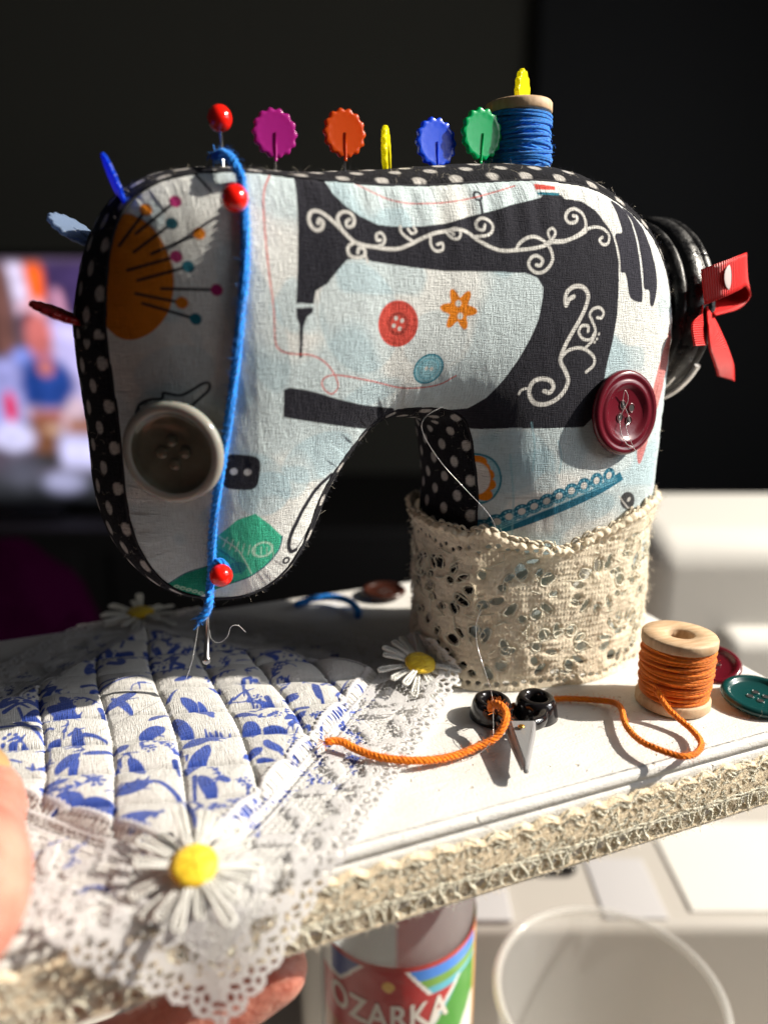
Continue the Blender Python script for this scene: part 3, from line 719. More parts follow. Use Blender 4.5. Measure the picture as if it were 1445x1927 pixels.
PUFF = (0.98 + 0.42 * np.clip((2.2 - GX) / 3.0, 0, 1) + 0.24 * np.clip((8.5 - GZ) / 3.0, 0, 1) * np.clip((GX - 4.0) / 1.5, 0, 1) * np.clip((GZ - 3.8) / 1.6, 0, 1)) * (phif / phif.max()) ** np.clip(0.60 + 0.16 * (2.5 - GX) / 2.0, 0.60, 0.76)
wr = 0.05 * fbm(GX * 0.9 + 5, GZ * 0.9 + 5, 41) + 0.018 * fbm(GX * 4 + 0.5 * GZ, GZ * 1.1 + 9, 43)
tuck = np.exp(-((GZ - 12.2) / 0.8) ** 2) * np.exp(-((GX - 4.4) / 2.2) ** 2) * 0.035 * np.sin(GX * 2 * math.pi / 0.62 + 2 * fbm(GX, GZ, 44))   # gathers under the top seam
PUFF = PUFF + (wr + tuck) * np.clip(PUFF / 0.3, 0, 1)
# puckers where the front is gathered into the seam
_o = OUT[::4]; _near = np.argwhere(IN & (phif < np.quantile(phif[IN], 0.42)))
for _c in np.array_split(_near, 40):
    _x = PX[_c[:, 0]]; _z = PZ[_c[:, 1]]; _d = (_x[:, None] - _o[None, :, 0]) ** 2 + (_z[:, None] - _o[None, :, 1]) ** 2; _k = _d.argmin(1); _dist = np.sqrt(_d[np.arange(len(_k)), _k])
    _s = _k * 0.16; PUFF[_c[:, 0], _c[:, 1]] += 0.018 * np.sin(_s * 2 * math.pi / 0.55 + 5 * fbm(_s * .6, _s * 0, 45)) * np.exp(-((_dist - 0.25) / 0.28) ** 2) * (0.5 + fbm(_s * .35, _s * 0 + 3, 46))
def panel_y(x, z):
    return float(seam_y(x)) - float(bil(PUFF, np.array([(x - PX[0]) / G]), np.array([(z - PZ[0]) / G]))[0])
def on_panel(x, y):                          # where a feature measured in the photograph lies on the front panel
    Y = 4.4
    for _ in range(6):
        p = ony(x, y, Y); Y = 0.5 * Y + 0.5 * panel_y(p[0], p[2])
    return ony(x, y, Y)
def panel_normal(x, z, e=0.12):
    n = np.array([-(panel_y(x + e, z) - panel_y(x - e, z)) / (2 * e) * -1, -1, (panel_y(x, z + e) - panel_y(x, z - e)) / (2 * e)])
    n = np.array([(panel_y(x + e, z) - panel_y(x - e, z)) / (2 * e), -1.0, (panel_y(x, z + e) - panel_y(x, z - e)) / (2 * e)])
    return n / np.linalg.norm(n)

class Raster:                                # pigment of a printed cloth, cell by cell
    def __init__(s, ax, az, base):
        s.ax, s.az = ax, az; s.g = ax[1] - ax[0]
        s.C = np.zeros((len(ax), len(az), 3)) + np.asarray(base)
    def _win(s, lo, hi):
        i0 = max(0, int((lo[0] - s.ax[0]) / s.g) - 2); i1 = min(len(s.ax), int((hi[0] - s.ax[0]) / s.g) + 3)
        j0 = max(0, int((lo[1] - s.az[0]) / s.g) - 2); j1 = min(len(s.az), int((hi[1] - s.az[0]) / s.g) + 3)
        return slice(i0, max(i0, i1)), slice(j0, max(j0, j1))
    def put(s, w, cov, c, wear=0.0):
        if cov.size == 0: return
        cov = cov[..., None]
        s.C[w] = s.C[w] * (1 - cov) + np.asarray(c) * cov
    def poly(s, P, c, k=1.0, smooth=True):
        P = np.asarray(P, float)
        if smooth: P = spline(P, max(s.g * 2, 0.03), closed=True)
        w = s._win(P.min(0), P.max(0)); X, Z = np.meshgrid(s.ax[w[0]], s.az[w[1]], indexing='ij')
        cov = 0
        for dx in (-0.25, 0.25):
            for dz in (-0.25, 0.25): cov = cov + inside(P, X + dx * s.g, Z + dz * s.g) * 0.25
        s.put(w, cov * k, c)
    def stroke(s, P, width, c, smooth=True, taper=False, k=1.0):
        P = np.asarray(P, float)
        P = spline(P, s.g * 0.9) if smooth else np.concatenate([a + (b - a) * np.linspace(0, 1, max(2, int(np.linalg.norm(b - a) / s.g)))[:, None] for a, b in zip(P[:-1], P[1:])])
        r = width / 2
        w = s._win(P.min(0) - r, P.max(0) + r)
        cov = np.zeros((w[0].stop - w[0].start, w[1].stop - w[1].start))
        if cov.size == 0: return
        for i, p in enumerate(P):
            rr = r * (1 - 0.6 * i / len(P)) if taper else r
            q = s._win(p - rr, p + rr)
            X, Z = np.meshgrid(s.ax[q[0]], s.az[q[1]], indexing='ij')
            if X.size == 0: continue
            d = np.clip((rr - np.hypot(X - p[0], Z - p[1])) / s.g + 0.5, 0, 1)
            a, b = q[0].start - w[0].start, q[1].start - w[1].start
            if a < 0 or b < 0: continue
            t = cov[a:a + d.shape[0], b:b + d.shape[1]]; np.maximum(t, d[:t.shape[0], :t.shape[1]], out=t)
        s.put(w, cov * k, c)
    def ell(s, c0, rx, rz, c, rot=0.0, k=1.0, ring=None, soft=None):
        R = max(rx, rz); w = s._win(np.array(c0) - R, np.array(c0) + R); X, Z = np.meshgrid(s.ax[w[0]] - c0[0], s.az[w[1]] - c0[1], indexing='ij')
        a, b = X * math.cos(rot) + Z * math.sin(rot), -X * math.sin(rot) + Z * math.cos(rot)
        q = np.hypot(a / rx, b / rz); cov = np.clip((1 - q) * min(rx, rz) / (soft or s.g) + 0.5, 0, 1)
        if ring: cov = np.minimum(cov, np.clip((q - ring) * min(rx, rz) / s.g + 0.5, 0, 1))
        s.put(w, cov * k, c)

base_c = srgb(232, 234, 232) * 0.97
R_ = Raster(PX, PZ, base_c)
# mottled pale-blue patches of the ground print
pb = fbm(GX * 0.38 + 3, GZ * 0.38 + 1, 51, 2); pm = np.clip((pb + 0.02) / 0.05, 0, 1)[..., None]
R_.C = R_.C * (1 - pm * 0.45) + srgb(172, 208, 222) * 0.9 * pm * 0.45
pb = fbm(GX * 0.8 + 13, GZ * 0.8 + 21, 55, 2); pm = np.clip((pb - 0.12) / 0.04, 0, 1)[..., None]
R_.C = R_.C * (1 - pm * 0.4) + srgb(160, 200, 216) * 0.9 * pm * 0.4
def pp(L, z=None):                           # list of photograph points -> panel (x, z)
    if z is not None: (ox, oy, s_) = z; L = [(ox + a / s_, oy + b / s_) for a, b in L]
    return np.array([on_panel(a, b)[[0, 2]] for a, b in L])
Z1, Z2, Z3, Z4, Z5 = (100, 150, 2.89), (550, 100, 2.627), (950, 300, 2.919), (150, 650, 2.627), (680, 750, 2.449)
INK, WHT = np.array([0.017, 0.017, 0.026]), srgb(222, 220, 216) * 0.92
CRED, CORG, CTEAL, CGRN, CMAG = np.array([0.62, 0.075, 0.055]), np.array([0.74, 0.22, 0.006]), np.array([0.012, 0.16, 0.23]), np.array([0.01, 0.34, 0.20]), np.array([0.40, 0.02, 0.15])
PXC = 0.0131                                 # about one photograph pixel, in cm on the panel
for (x, y, rx, ry, a) in ((500, 930, 46, 40, .5), (600, 860, 70, 42, .4), (480, 600, 40, 120, .3), (680, 600, 70, 90, .35), (950, 870, 80, 60, .35), (820, 640, 60, 50, .25), (700, 740, 60, 20, .3), (330, 700, 60, 40, .3)):
    p = pp([(x, y)])[0]; R_.ell(p, rx * PXC, ry * PXC, srgb(168, 206, 222) * 0.9, 0.3, a, soft=0.06)
# black silhouette machine
top = [(553, 318), (585, 322), (609, 338), (626, 363), (649, 386), (676, 405), (710, 422), (756, 427), (797, 425), (839, 420), (885, 406), (931, 395), (961, 385), (999, 376), (1018, 371), (1022, 364), (1056, 366), (1063, 374), (1094, 378), (1121, 396), (1142, 423), (1152, 440), (1159, 464), (1164, 492), (1164, 533), (1161, 591), (1152, 643), (1142, 684), (1134, 730), (1120, 780), (1098, 803), (1027, 806), (966, 805), (884, 806), (840, 800), (820, 775), (880, 768), (915, 748), (950, 711), (977, 673), (998, 636), (1013, 601), (1020, 567), (1022, 541), (1011, 522), (988, 513), (931, 511), (839, 510), (778, 503), (702, 492), (676, 485), (652, 489), (632, 513), (615, 534), (594, 547), (590, 571), (557, 571)]
R_.poly(pp(top), INK, smooth=False)
R_.poly(pp([(557, 579), (590, 578), (588, 588), (577, 596), (571, 615), (568, 672), (563, 675), (563, 610), (558, 597)]), INK, smooth=False)
R_.stroke(pp([(904, 378), (908, 403)]), 5 * PXC, INK, False); p = pp([(899, 368)])[0]; R_.ell(p, 9 * PXC, 9 * PXC, INK, ring=0.55)
R_.poly(pp([(534, 733), (545, 729), (588, 736), (637, 751), (683, 762), (740, 768), (760, 790), (700, 808), (637, 801), (569, 791), (533, 785)]), INK, smooth=False)
def sw(L, wd, z=Z2, c=WHT): R_.stroke(pp(L, z), wd * PXC, c)
sw([(128, 838), (135, 820), (152, 838), (142, 868), (115, 872), (92, 850), (82, 812), (96, 782), (130, 780), (172, 805), (217, 845), (262, 890), (302, 928), (350, 948), (410, 957), (470, 966), (530, 964), (590, 940), (640, 915), (700, 890), (760, 878), (820, 870), (870, 887), (920, 925), (980, 957), (1040, 975), (1110, 972), (1180, 965), (1240, 952), (1290, 930), (1350, 925), (1410, 903), (1450, 880)], 6.2)
sw([(262, 890), (235, 852), (224, 812), (245, 785), (282, 786), (306, 815), (300, 850), (274, 856), (266, 835), (282, 820)], 5.5)
sw([(410, 957), (447, 944), (457, 915), (440, 888), (417, 895), (419, 922), (437, 922)], 5)
sw([(302, 935), (275, 960), (284, 998), (320, 1010), (357, 998), (355, 968), (330, 963), (324, 985)], 5.5); sw([(357, 990), (372, 1030)], 4.5)
sw([(600, 933), (560, 905), (537, 880), (534, 855)], 5); sw([(572, 868), (590, 890), (612, 880), (600, 858)], 4.5)
sw([(682, 905), (686, 950), (710, 976), (742, 970), (742, 940), (716, 944)], 5)
sw([(758, 880), (790, 912), (822, 914), (832, 885), (810, 865), (784, 872), (797, 895)], 5)
sw([(905, 905), (960, 900), (987, 880), (990, 850), (970, 825), (935, 814), (909, 835), (915, 865), (945, 872), (952, 848)], 5.2)
sw([(1108, 968), (1122, 940), (1160, 912), (1200, 907), (1240, 925), (1272, 960), (1287, 1010), (1272, 1050), (1240, 1080), (1200, 1082), (1170, 1052), (1175, 1016), (1205, 1000), (1236, 1020), (1226, 1048), (1206, 1046)], 6)
sw([(1242, 952), (1277, 928), (1300, 888), (1286, 864), (1265, 880), (1275, 915), (1302, 932)], 5)
sw([(240, 452), (320, 450), (390, 420), (440, 380), (441, 330), (420, 290), (380, 269), (345, 285), (334, 320), (355, 346), (390, 340), (397, 315), (376, 308)], 6, Z3)
sw([(430, 388), (490, 370), (540, 380), (572, 415), (566, 458), (540, 466), (520, 442), (535, 426)], 5.5, Z3)
sw([(378, 752), (352, 768), (335, 800), (332, 760), (345, 722), (385, 696), (430, 702), (456, 742), (446, 800), (415, 870), (375, 940), (336, 1010), (311, 1070), (306, 1112), (330, 1160), (346, 1212), (326, 1270), (280, 1318), (220, 1344), (165, 1338), (136, 1300), (136, 1255), (160, 1217), (205, 1204), (250, 1216), (266, 1250), (245, 1280), (216, 1272)], 8.0, Z3)
sw([(136, 1262), (112, 1258), (86, 1270), (76, 1288)], 4.5, Z3)
sw([(310, 1085), (350, 1047), (410, 1034), (460, 1055), (490, 1092), (484, 1132), (446, 1166)], 6, Z3)
sw([(440, 1036), (480, 992), (497, 940), (480, 890), (466, 850), (485, 820), (520, 814), (541, 840), (530, 868), (506, 868)], 5.5, Z3)
sw([(495, 945), (470, 986), (430, 985), (405, 950), (420, 914), (455, 914), (456, 944)], 5.5, Z3)
for q in ((515, 958), (492, 1002), (505, 985)): p = pp([q], Z3)[0]; R_.ell(p, .035, .035, WHT)
for L in ([(585, 225), (650, 268), (692, 335), (722, 440), (745, 600), (755, 765), (735, 782), (700, 770), (681, 740), (668, 650), (655, 620), (635, 615), (625, 520), (605, 415), (643, 397), (625, 320)], [(648, 262), (700, 295), (760, 375), (800, 475), (830, 600), (836, 700), (816, 800), (797, 795), (792, 722), (764, 705), (756, 600), (733, 450), (700, 340)]):
    R_.poly(pp(L, Z3), INK * 1.6)
sw([(540, 330), (590, 400), (622, 500), (632, 600)], 3, Z3)
# orange printed pincushion with pins
R_.poly(pp([(380, 728), (460, 745), (540, 802), (600, 890), (645, 1000), (656, 1120), (632, 1250), (560, 1352), (470, 1405), (390, 1412), (320, 1375), (255, 1280), (240, 1100), (260, 900), (310, 790)], Z1), CORG * 0.95)
for a, b, c in (((360, 900), (505, 705), CORG), ((450, 835), (665, 660), CMAG), ((440, 935), (645, 780), CTEAL * .5), ((535, 945), (795, 835), CORG), ((405, 1035), (670, 960), CMAG), ((460, 1090), (735, 1015), CTEAL), ((590, 1135), (890, 1142), CMAG), ((450, 1162), (700, 1212), CORG), ((487, 1215), (775, 1300), CTEAL)):
    R_.stroke(pp([a, b], Z1), 4.6 * PXC, INK, False); p = pp([b], Z1)[0]; R_.ell(p, 9 * PXC, 9 * PXC, c)
R_.stroke(pp([(762, 500), (860, 605)], Z1), 4 * PXC, INK, False)
# red thread lines
RL = CRED * 1.05
R_.stroke(pp([(508, 327), (498, 355), (496, 390), (500, 450), (506, 510), (515, 580), (518, 640), (526, 657), (546, 665), (585, 668), (612, 682), (630, 706), (636, 728), (624, 741), (610, 732), (606, 718), (616, 708), (640, 706), (700, 717), (760, 730), (820, 725), (858, 707)]), 2.3 * PXC, RL)
R_.stroke(pp([(668, 344), (710, 365), (756, 380), (809, 382), (862, 377), (912, 366), (969, 349)]), 2.0 * PXC, RL)
R_.poly(pp([(1262, 620), (1261, 660), (1246, 735), (1228, 795), (1206, 868), (1198, 860), (1204, 815), (1224, 750), (1247, 662)]), CRED, 0.75)
R_.stroke(pp([(1240, 720), (1216, 800), (1203, 850)]), 3 * PXC, CRED * .6, k=.6)
R_.poly(pp([(1004, 345), (1044, 350), (1046, 357), (1008, 356)]), CRED, smooth=False); R_.poly(pp([(1010, 361), (1054, 362), (1052, 367), (1012, 366)]), CTEAL, smooth=False)
# printed buttons
p = pp([(749, 609)])[0]; R_.ell(p, 37 * PXC, 38 * PXC, CRED * 1.05); R_.ell(p, 19 * PXC, 19 * PXC, CRED * 0.55, ring=0.72); R_.ell(p, 33 * PXC, 34 * PXC, CRED * 0.8, ring=0.93)
for dx, dz in ((-4, 9), (7, 5), (-8, -3), (3, -8)): R_.ell(p + np.array([dx, dz]) * PXC, 3.6 * PXC, 3.6 * PXC, WHT)
p = pp([(863, 582)])[0]; t = np.linspace(0, 2 * math.pi, 97)[:-1]; rr = (27 + 8 * np.cos(6 * t + 0.6)) * PXC
R_.poly(np.stack([p[0] + rr * np.cos(t), p[1] + rr * np.sin(t) * 1.05], 1), CORG, smooth=False)
for dx, dz in ((-1, 10), (3, -11)): R_.ell(p + np.array([dx, dz]) * PXC, 5.5 * PXC, 5.5 * PXC, WHT)
p = pp([(806, 694)])[0]; R_.ell(p, 28 * PXC, 25 * PXC, srgb(150, 200, 215) * .9, 0.5); R_.ell(p, 29 * PXC, 26 * PXC, CTEAL * 1.3, 0.5, ring=0.88); R_.ell(p, 20 * PXC, 17 * PXC, CTEAL * 2, 0.5, ring=0.9, k=.6)
for dx, dz in ((-4, 1), (6, 0)): R_.ell(p + np.array([dx, dz]) * PXC, 3.5 * PXC, 3.5 * PXC, WHT)
p = pp([(453, 889)])[0]; t = np.linspace(0, 2 * math.pi, 65)[:-1]; q = 33 * PXC / (np.abs(np.cos(t)) ** 4 + np.abs(np.sin(t)) ** 4) ** 0.25 * 0.93
R_.poly(np.stack([p[0] + q * np.cos(t - 0.12), p[1] + q * np.sin(t - 0.12)], 1), INK, smooth=False)
for dx in (-11, 11): R_.ell(p + np.array([dx, 1 - dx * 0.1]) * PXC, 6 * PXC, 6 * PXC, WHT)
# pincushion-bird outline, green measuring tape, loop
R_.stroke(pp([(275, 375), (282, 325), (300, 290), (345, 268), (405, 263), (412, 236), (440, 238), (500, 246), (560, 217), (610, 187), (640, 188), (636, 222), (595, 260), (550, 300)], Z4), 4.2 * PXC, INK)
for i in range(60):
    a = 290 + 140 * rng.random(); b = 275 + 60 * rng.random(); p = pp([(a, b)], Z4)[0]; R_.ell(p, 1.2 * PXC, 1.2 * PXC, INK)
R_.poly(pp([(672, 950), (780, 862), (868, 832), (940, 885), (1002, 945), (985, 1010), (930, 1080), (850, 1140), (760, 1177), (690, 1150), (660, 1060)], Z4), np.array([0.05, 0.48, 0.30]), smooth=False)
R_.poly(pp([(410, 1205), (520, 1130), (630, 1092), (720, 1120), (770, 1172), (640, 1222), (550, 1266), (460, 1256)], Z4), np.array([0.008, 0.26, 0.17]), smooth=False)
R_.stroke(pp([(1002, 945), (985, 1010), (930, 1080), (850, 1140), (770, 1172)], Z4), 2.6 * PXC, CTEAL * .8); R_.stroke(pp([(410, 1205), (520, 1130), (640, 1090)], Z4), 2.6 * PXC, CTEAL * .8)
for i in range(9):
    a = np.array([730 + 28 * i, 965 + 6 * i - 0.9 * (i - 4) ** 2]); R_.stroke(pp([a, a + np.array([-20 + 3 * i, 45])], Z4), 2.2 * PXC, srgb(190, 225, 205), False, k=.8)
R_.stroke(pp([(690, 945), (780, 1010), (830, 1090), (850, 1130)], Z4), 2.5 * PXC, srgb(190, 225, 205), k=.8); R_.stroke(pp([(690, 1010), (770, 1070), (800, 1130)], Z4), 3 * PXC, CTEAL, k=.7)
R_.ell(pp([(905, 1010)], Z4)[0], 20 * PXC, 16 * PXC, srgb(190, 225, 205), ring=.75, k=.8); R_.ell(pp([(780, 1100)], Z4)[0], 16 * PXC, 12 * PXC, CTEAL, k=.6)
for i in range(5): R_.ell(pp([(480 + 30 * i, 1195 + 8 * i)], Z4)[0], 5 * PXC, 4 * PXC, srgb(190, 225, 205), ring=.4, k=.8)
R_.stroke(pp([(1245, 640), (1180, 700), (1112, 800), (1052, 920), (1034, 985), (1045, 1020), (1070, 1012)], Z4), 8 * PXC, INK); R_.stroke(pp([(1245, 700), (1190, 790), (1120, 930), (1070, 1012)], Z4), 2.5 * PXC, INK)
R_.ell(pp([(1022, 1065)], Z4)[0], 8 * PXC, 8 * PXC, INK, ring=.45)
# pillar print: medallion, teal lace tape, grey button
p = pp([(520, 368)], Z5)[0]; R_.ell(p, 37 * PXC, 52 * PXC, CTEAL * 1.2); R_.ell(p, 34 * PXC, 48 * PXC, srgb(160, 205, 220) * .9); 
for (a, b, r) in ((545, 320, 14), (570, 350, 13), (578, 395, 13), (560, 440, 13), (535, 290, 12)): R_.ell(pp([(a, b)], Z5)[0], r * PXC, r * PXC, CORG)
R_.ell(p, 20 * PXC, 34 * PXC, WHT)
T0, T1 = np.array([560, 640.0]), np.array([1205, 372.0]); dv = (T1 - T0) / np.linalg.norm(T1 - T0); nv = np.array([dv[1], -dv[0]])
if nv[1] > 0: nv = -nv
TC = np.array([0.012, 0.15, 0.25])
R_.poly(pp([T0, T0 + nv * 38, T1 + nv * 38, T1], Z5), TC, smooth=False)
for i in range(11):
    c = T0 + dv * (25 + 62 * i) + nv * 42
    R_.ell(pp([c], Z5)[0], 15.5 * PXC, 15.5 * PXC, TC)
for i in range(11):
    c = T0 + dv * (25 + 62 * i) + nv * 42; R_.ell(pp([c], Z5)[0], 7 * PXC, 7 * PXC, WHT)
    for j in range(8):
        a = j * math.pi / 4; R_.ell(pp([c + 25 * np.array([math.cos(a), math.sin(a)])], Z5)[0], 1.8 * PXC, 1.8 * PXC, srgb(130, 190, 210))
for i in range(75):
    for j in range(3): R_.ell(pp([T0 + dv * (9 * i + 4 * (j % 2)) + nv * (5 + 9 * j)], Z5)[0], 1.5 * PXC, 1.5 * PXC, srgb(130, 190, 210), k=.8)
p = pp([(1225, 470)], Z5)[0]; R_.ell(p, 25 * PXC, 17 * PXC, np.array([.05, .05, .055]), -0.6); R_.ell(p + np.array([.04, .03]), 5 * PXC, 5 * PXC, WHT); R_.stroke(pp([(1185, 450), (1225, 500), (1250, 510)], Z5), 3 * PXC, WHT)
for x, y, L in ((960, 940, 170), (1000, 840, 90), (1050, 860, 60)): R_.stroke(pp([(x, y - L / 2), (x + 6, y), (x + 2, y + L / 2)]), 4 * PXC, srgb(150, 200, 215) * .9, k=.5)
R_.stroke(pp([(952, 937), (1020, 936)]), 2 * PXC, srgb(120, 120, 125), k=.5)
# faint wear and slubs in the dye
R_.C *= (0.96 + 0.10 * fbm(GX * 9, GZ * 9, 61))[..., None]

def panel_mesh(name, ysign, colr, mat):
    F = grid_faces(len(PX), len(PZ)); ins = IN.ravel()
    F = F[ins[F].any(1)]
    used = np.unique(F); remap = np.zeros(IN.size, np.int64); remap[used] = np.arange(len(used))
    X = GX.ravel()[used].copy(); Z = GZ.ravel()[used].copy(); Y = PUFF.ravel()[used].copy()
    outv = ~ins[used]; O = OUT
    idx = np.nonzero(outv)[0]
    for c in np.array_split(idx, max(1, len(idx) // 400)):
        d = (X[c][:, None] - O[None, :, 0]) ** 2 + (Z[c][:, None] - O[None, :, 1]) ** 2; kk = d.argmin(1)
        X[c] = O[kk, 0]; Z[c] = O[kk, 1]; Y[c] = 0.0
    yy = (seam_y(X) - Y) if ysign < 0 else (YB + Y)
    Pm = np.stack([X, yy, Z], 1) - MO
    f = remap[F]; f = f if ysign < 0 else f[:, ::-1]
    return obj(name, mesh_data(name, Pm, f, np.stack([GX.ravel()[used], GZ.ravel()[used]], 1), col=colr.reshape(-1, 3)[used]), mat, mach)
panel_mesh("front_panel", -1, R_.C, M['print'])
# the back is cut from the same cloth, coarser mesh is enough
_s = (PX, PZ, GX, GZ, IN, PUFF)
PX, PZ, GX, GZ, IN, PUFF = PX[::4], PZ[::4], GX[::4, ::4], GZ[::4, ::4], IN[::4, ::4], PUFF[::4, ::4]
panel_mesh("back_panel", 1, np.broadcast_to(base_c, GX.shape + (3,)).copy(), M['print'])
PX, PZ, GX, GZ, IN, PUFF = _s

# gusset: black cotton with white dots, bulging between the two seams
n = len(OUT)
T = np.roll(OUT, -3, 0) - np.roll(OUT, 3, 0); T /= np.linalg.norm(T, axis=1, keepdims=True)
area = 0.5 * np.sum(OUT[:, 0] * np.roll(OUT[:, 1], -1) - np.roll(OUT[:, 0], -1) * OUT[:, 1])
NRM = np.stack([T[:, 1], -T[:, 0]], 1) * (1 if area > 0 else -1)
for _ in range(30): NRM = (np.roll(NRM, 1, 0) + 2 * NRM + np.roll(NRM, -1, 0)) / 4
NRM /= np.linalg.norm(NRM, axis=1, keepdims=True)
arch = np.exp(-(((OUT[:, 0] - 3.2) / 1.9) ** 2 + ((OUT[:, 1] - 6.6) / 2.2) ** 2))
BUL = 0.66 - 0.25 * np.clip(arch * 1.6, 0, 1)
BUL = np.where((OUT[:, 0] > 4) & (OUT[:, 1] < 0.4), 0.02, BUL)
BUL = np.where((OUT[:, 1] < 4.4) & (OUT[:, 0] < 4) , BUL * 0.42, BUL)
BUL = np.where((OUT[:, 0] < 1.6) & (OUT[:, 1] > 11.2), 0.26, BUL); BUL = np.where((OUT[:, 0] >= 1.6) & (OUT[:, 1] > 11.9), 0.60, BUL)
for _ in range(1500): BUL = (np.roll(BUL, 1) + 2 * BUL + np.roll(BUL, -1)) / 4
tt = np.linspace(0, 1, 84)
SS = np.concatenate([[0], np.cumsum(np.linalg.norm(np.diff(OUT, axis=0), axis=1))])
off = np.sin(math.pi * np.clip(tt, 0, 1)) ** 0.62
S2, T2 = np.meshgrid(SS, tt, indexing='ij')
offs = BUL[:, None] * off[None] + (0.05 * fbm(S2 * 1.3, T2 * 3, 71) + 0.02 * fbm(S2 * 5, T2 * 9, 72)) * off[None] - 0.035 * (1 - off[None]) ** 6 * 0
GP = np.stack([OUT[:, None, 0] + NRM[:, None, 0] * offs, (seam_y(OUT[:, 0])[:, None] - 0.012) * (1 - T2) + (YB + 0.012) * T2, OUT[:, None, 1] + NRM[:, None, 1] * offs], -1)
GP[..., 2] = np.maximum(GP[..., 2], 0.03)
ac = np.concatenate([[0], np.cumsum(np.hypot(np.diff(tt) * 3.2, np.diff(off) * 0.6))]); A2 = np.broadcast_to(ac[None], S2.shape)
j = np.floor((A2 - 0.18) / 0.45 + 0.5); so = S2 / 0.92 + 0.5 * (j % 2); i_ = np.floor(so + 0.5)
jx = ((np.sin(i_ * 12.9898 + j * 78.233) * 43758.5453) % 1.0 - 0.5)
dd = np.hypot((so - i_) * 0.92 + jx * 0.06, (A2 - 0.18 - j * 0.45) * 1.05 + jx * 0.05)
dot = np.clip((0.150 + 0.02 * jx - dd + 0.012 * fbm(S2 * 14, A2 * 14, 73)) / 0.03 + 0.5, 0, 1)[..., None]
GC = np.array([0.010, 0.010, 0.015]) * (1 - dot) + np.array([0.66, 0.63, 0.60]) * dot
gus = obj("gusset", mesh_data("gusset", (GP - MO).reshape(-1, 3), grid_faces(n, 84, True, False)[:, ::-1] if area < 0 else grid_faces(n, 84, True, False), np.stack([S2.ravel(), A2.ravel()], 1), col=GC.reshape(-1, 3)), M['dots'], mach)
# lint along the seam and the dark cloth
vis = np.nonzero((OUT[:, 1] > 2.5))[0]
pi = rng.choice(vis, 2600); pj = np.minimum((np.abs(rng.normal(0, 0.13, 2600)) * 83).astype(int), 60)
hp = GP[pi, pj]; hn = np.stack([NRM[pi, 0], np.full(len(pi), -0.5), NRM[pi, 1]], 1)
hairs(hp - MO, hn, 0.09, 0.0016, 1.6, 81, 4).build("lint", M['fuzz_dark'], gus)["kind"] = "stuff"
pi = rng.choice(vis, 420); hp = GP[pi, np.minimum((np.abs(rng.normal(0, 0.15, 420)) * 83).astype(int), 60)]; hn = np.stack([NRM[pi, 0], np.full(len(pi), -0.5), NRM[pi, 1]], 1)
hairs(hp - MO, hn, 0.16, 0.0017, 2.6, 82, 6).build("lint", M['fuzz_light'], gus)["kind"] = "stuff"
# seam stitches hidden in the fold: a thin dark piping
V, F, u = tube(np.stack([OUT[:, 0] + NRM[:, 0] * 0.01, seam_y(OUT[:, 0]) - 0.03 + 0.012 * np.sin(SS * 9), OUT[:, 1] + NRM[:, 1] * 0.01], 1)[::2] - MO, 0.035, 6, closed=True)
M['black_cotton'] = Mat("black_cotton", (0.012, 0.012, 0.017), 0.95).m
obj("seam", mesh_data("seam", V, F, u), M['black_cotton'], mach)

# crochet lace band round the pillar
LC, LA, LB, LE = np.array([7.62, 6.55]), 3.32, 2.42, 2.5
def pillar_r(th):
    return (np.abs(np.cos(th) / LA) ** LE + np.abs(np.sin(th) / LB) ** LE) ** (-1 / LE)
thd = np.linspace(0, 2 * math.pi, 4001); rr = pillar_r(thd); pxy = np.stack([rr * np.cos(thd), rr * np.sin(thd)], 1)
arc = np.concatenate([[0], np.cumsum(np.linalg.norm(np.diff(pxy, axis=0), axis=1))]); CIRC = arc[-1]
u = np.arange(0, CIRC + 0.02, 0.0235); v = np.arange(0, 5.3, 0.0235)
U, Vv = np.meshgrid(u, v, indexing='ij')
th_u = np.interp(U, arc, thd)
sag = 0.34 * fbm(U * 0.9, U * 0, 91, 4) 
TOP = 4.55 - 0.38 * np.exp(-((th_u - 4.45) / 0.55) ** 2) + sag * 2 + np.where(np.cos(th_u) > 0, 0.30, -0.12) * np.abs(np.cos(th_u)) + 0.06 * np.abs(np.sin(U * math.pi / 0.28))
hole = np.full(U.shape, 9.0)
hr = np.random.default_rng(92)
per = 2.05; nm = int(round(CIRC / per)); per = CIRC / nm
hl = []
for k in range(nm):
    for cy, sgn, ph in ((2.75, 1, 0.0), (1.05, -1, 0.5)):
        cu = (k + ph) * per + hr.normal(0, 0.05)
        for q in range(11):
            a = 2 * math.pi * q / 11 + hr.normal(0, 0.08); r_ = 0.68 + hr.normal(0, 0.04)
            hl.append((cu + r_ * 1.05 * math.cos(a), cy + r_ * 0.92 * math.sin(a), hr.uniform(0.08, 0.21), hr.uniform(0.07, 0.15), a))
    for q in range(7):
        hl.append(((k + hr.random()) * per, hr.uniform(0.25, 3.9), hr.uniform(0.06, 0.17), hr.uniform(0.05, 0.12), hr.uniform(-.4, .4)))
    for q in range(9):
        hl.append(((k + q / 9) * per, 3.95 + hr.normal(0, 0.05), 0.06, 0.05, 0)); hl.append(((k + q / 9 + 0.05) * per, 0.18 + hr.normal(0, 0.03), 0.07, 0.05, 0))
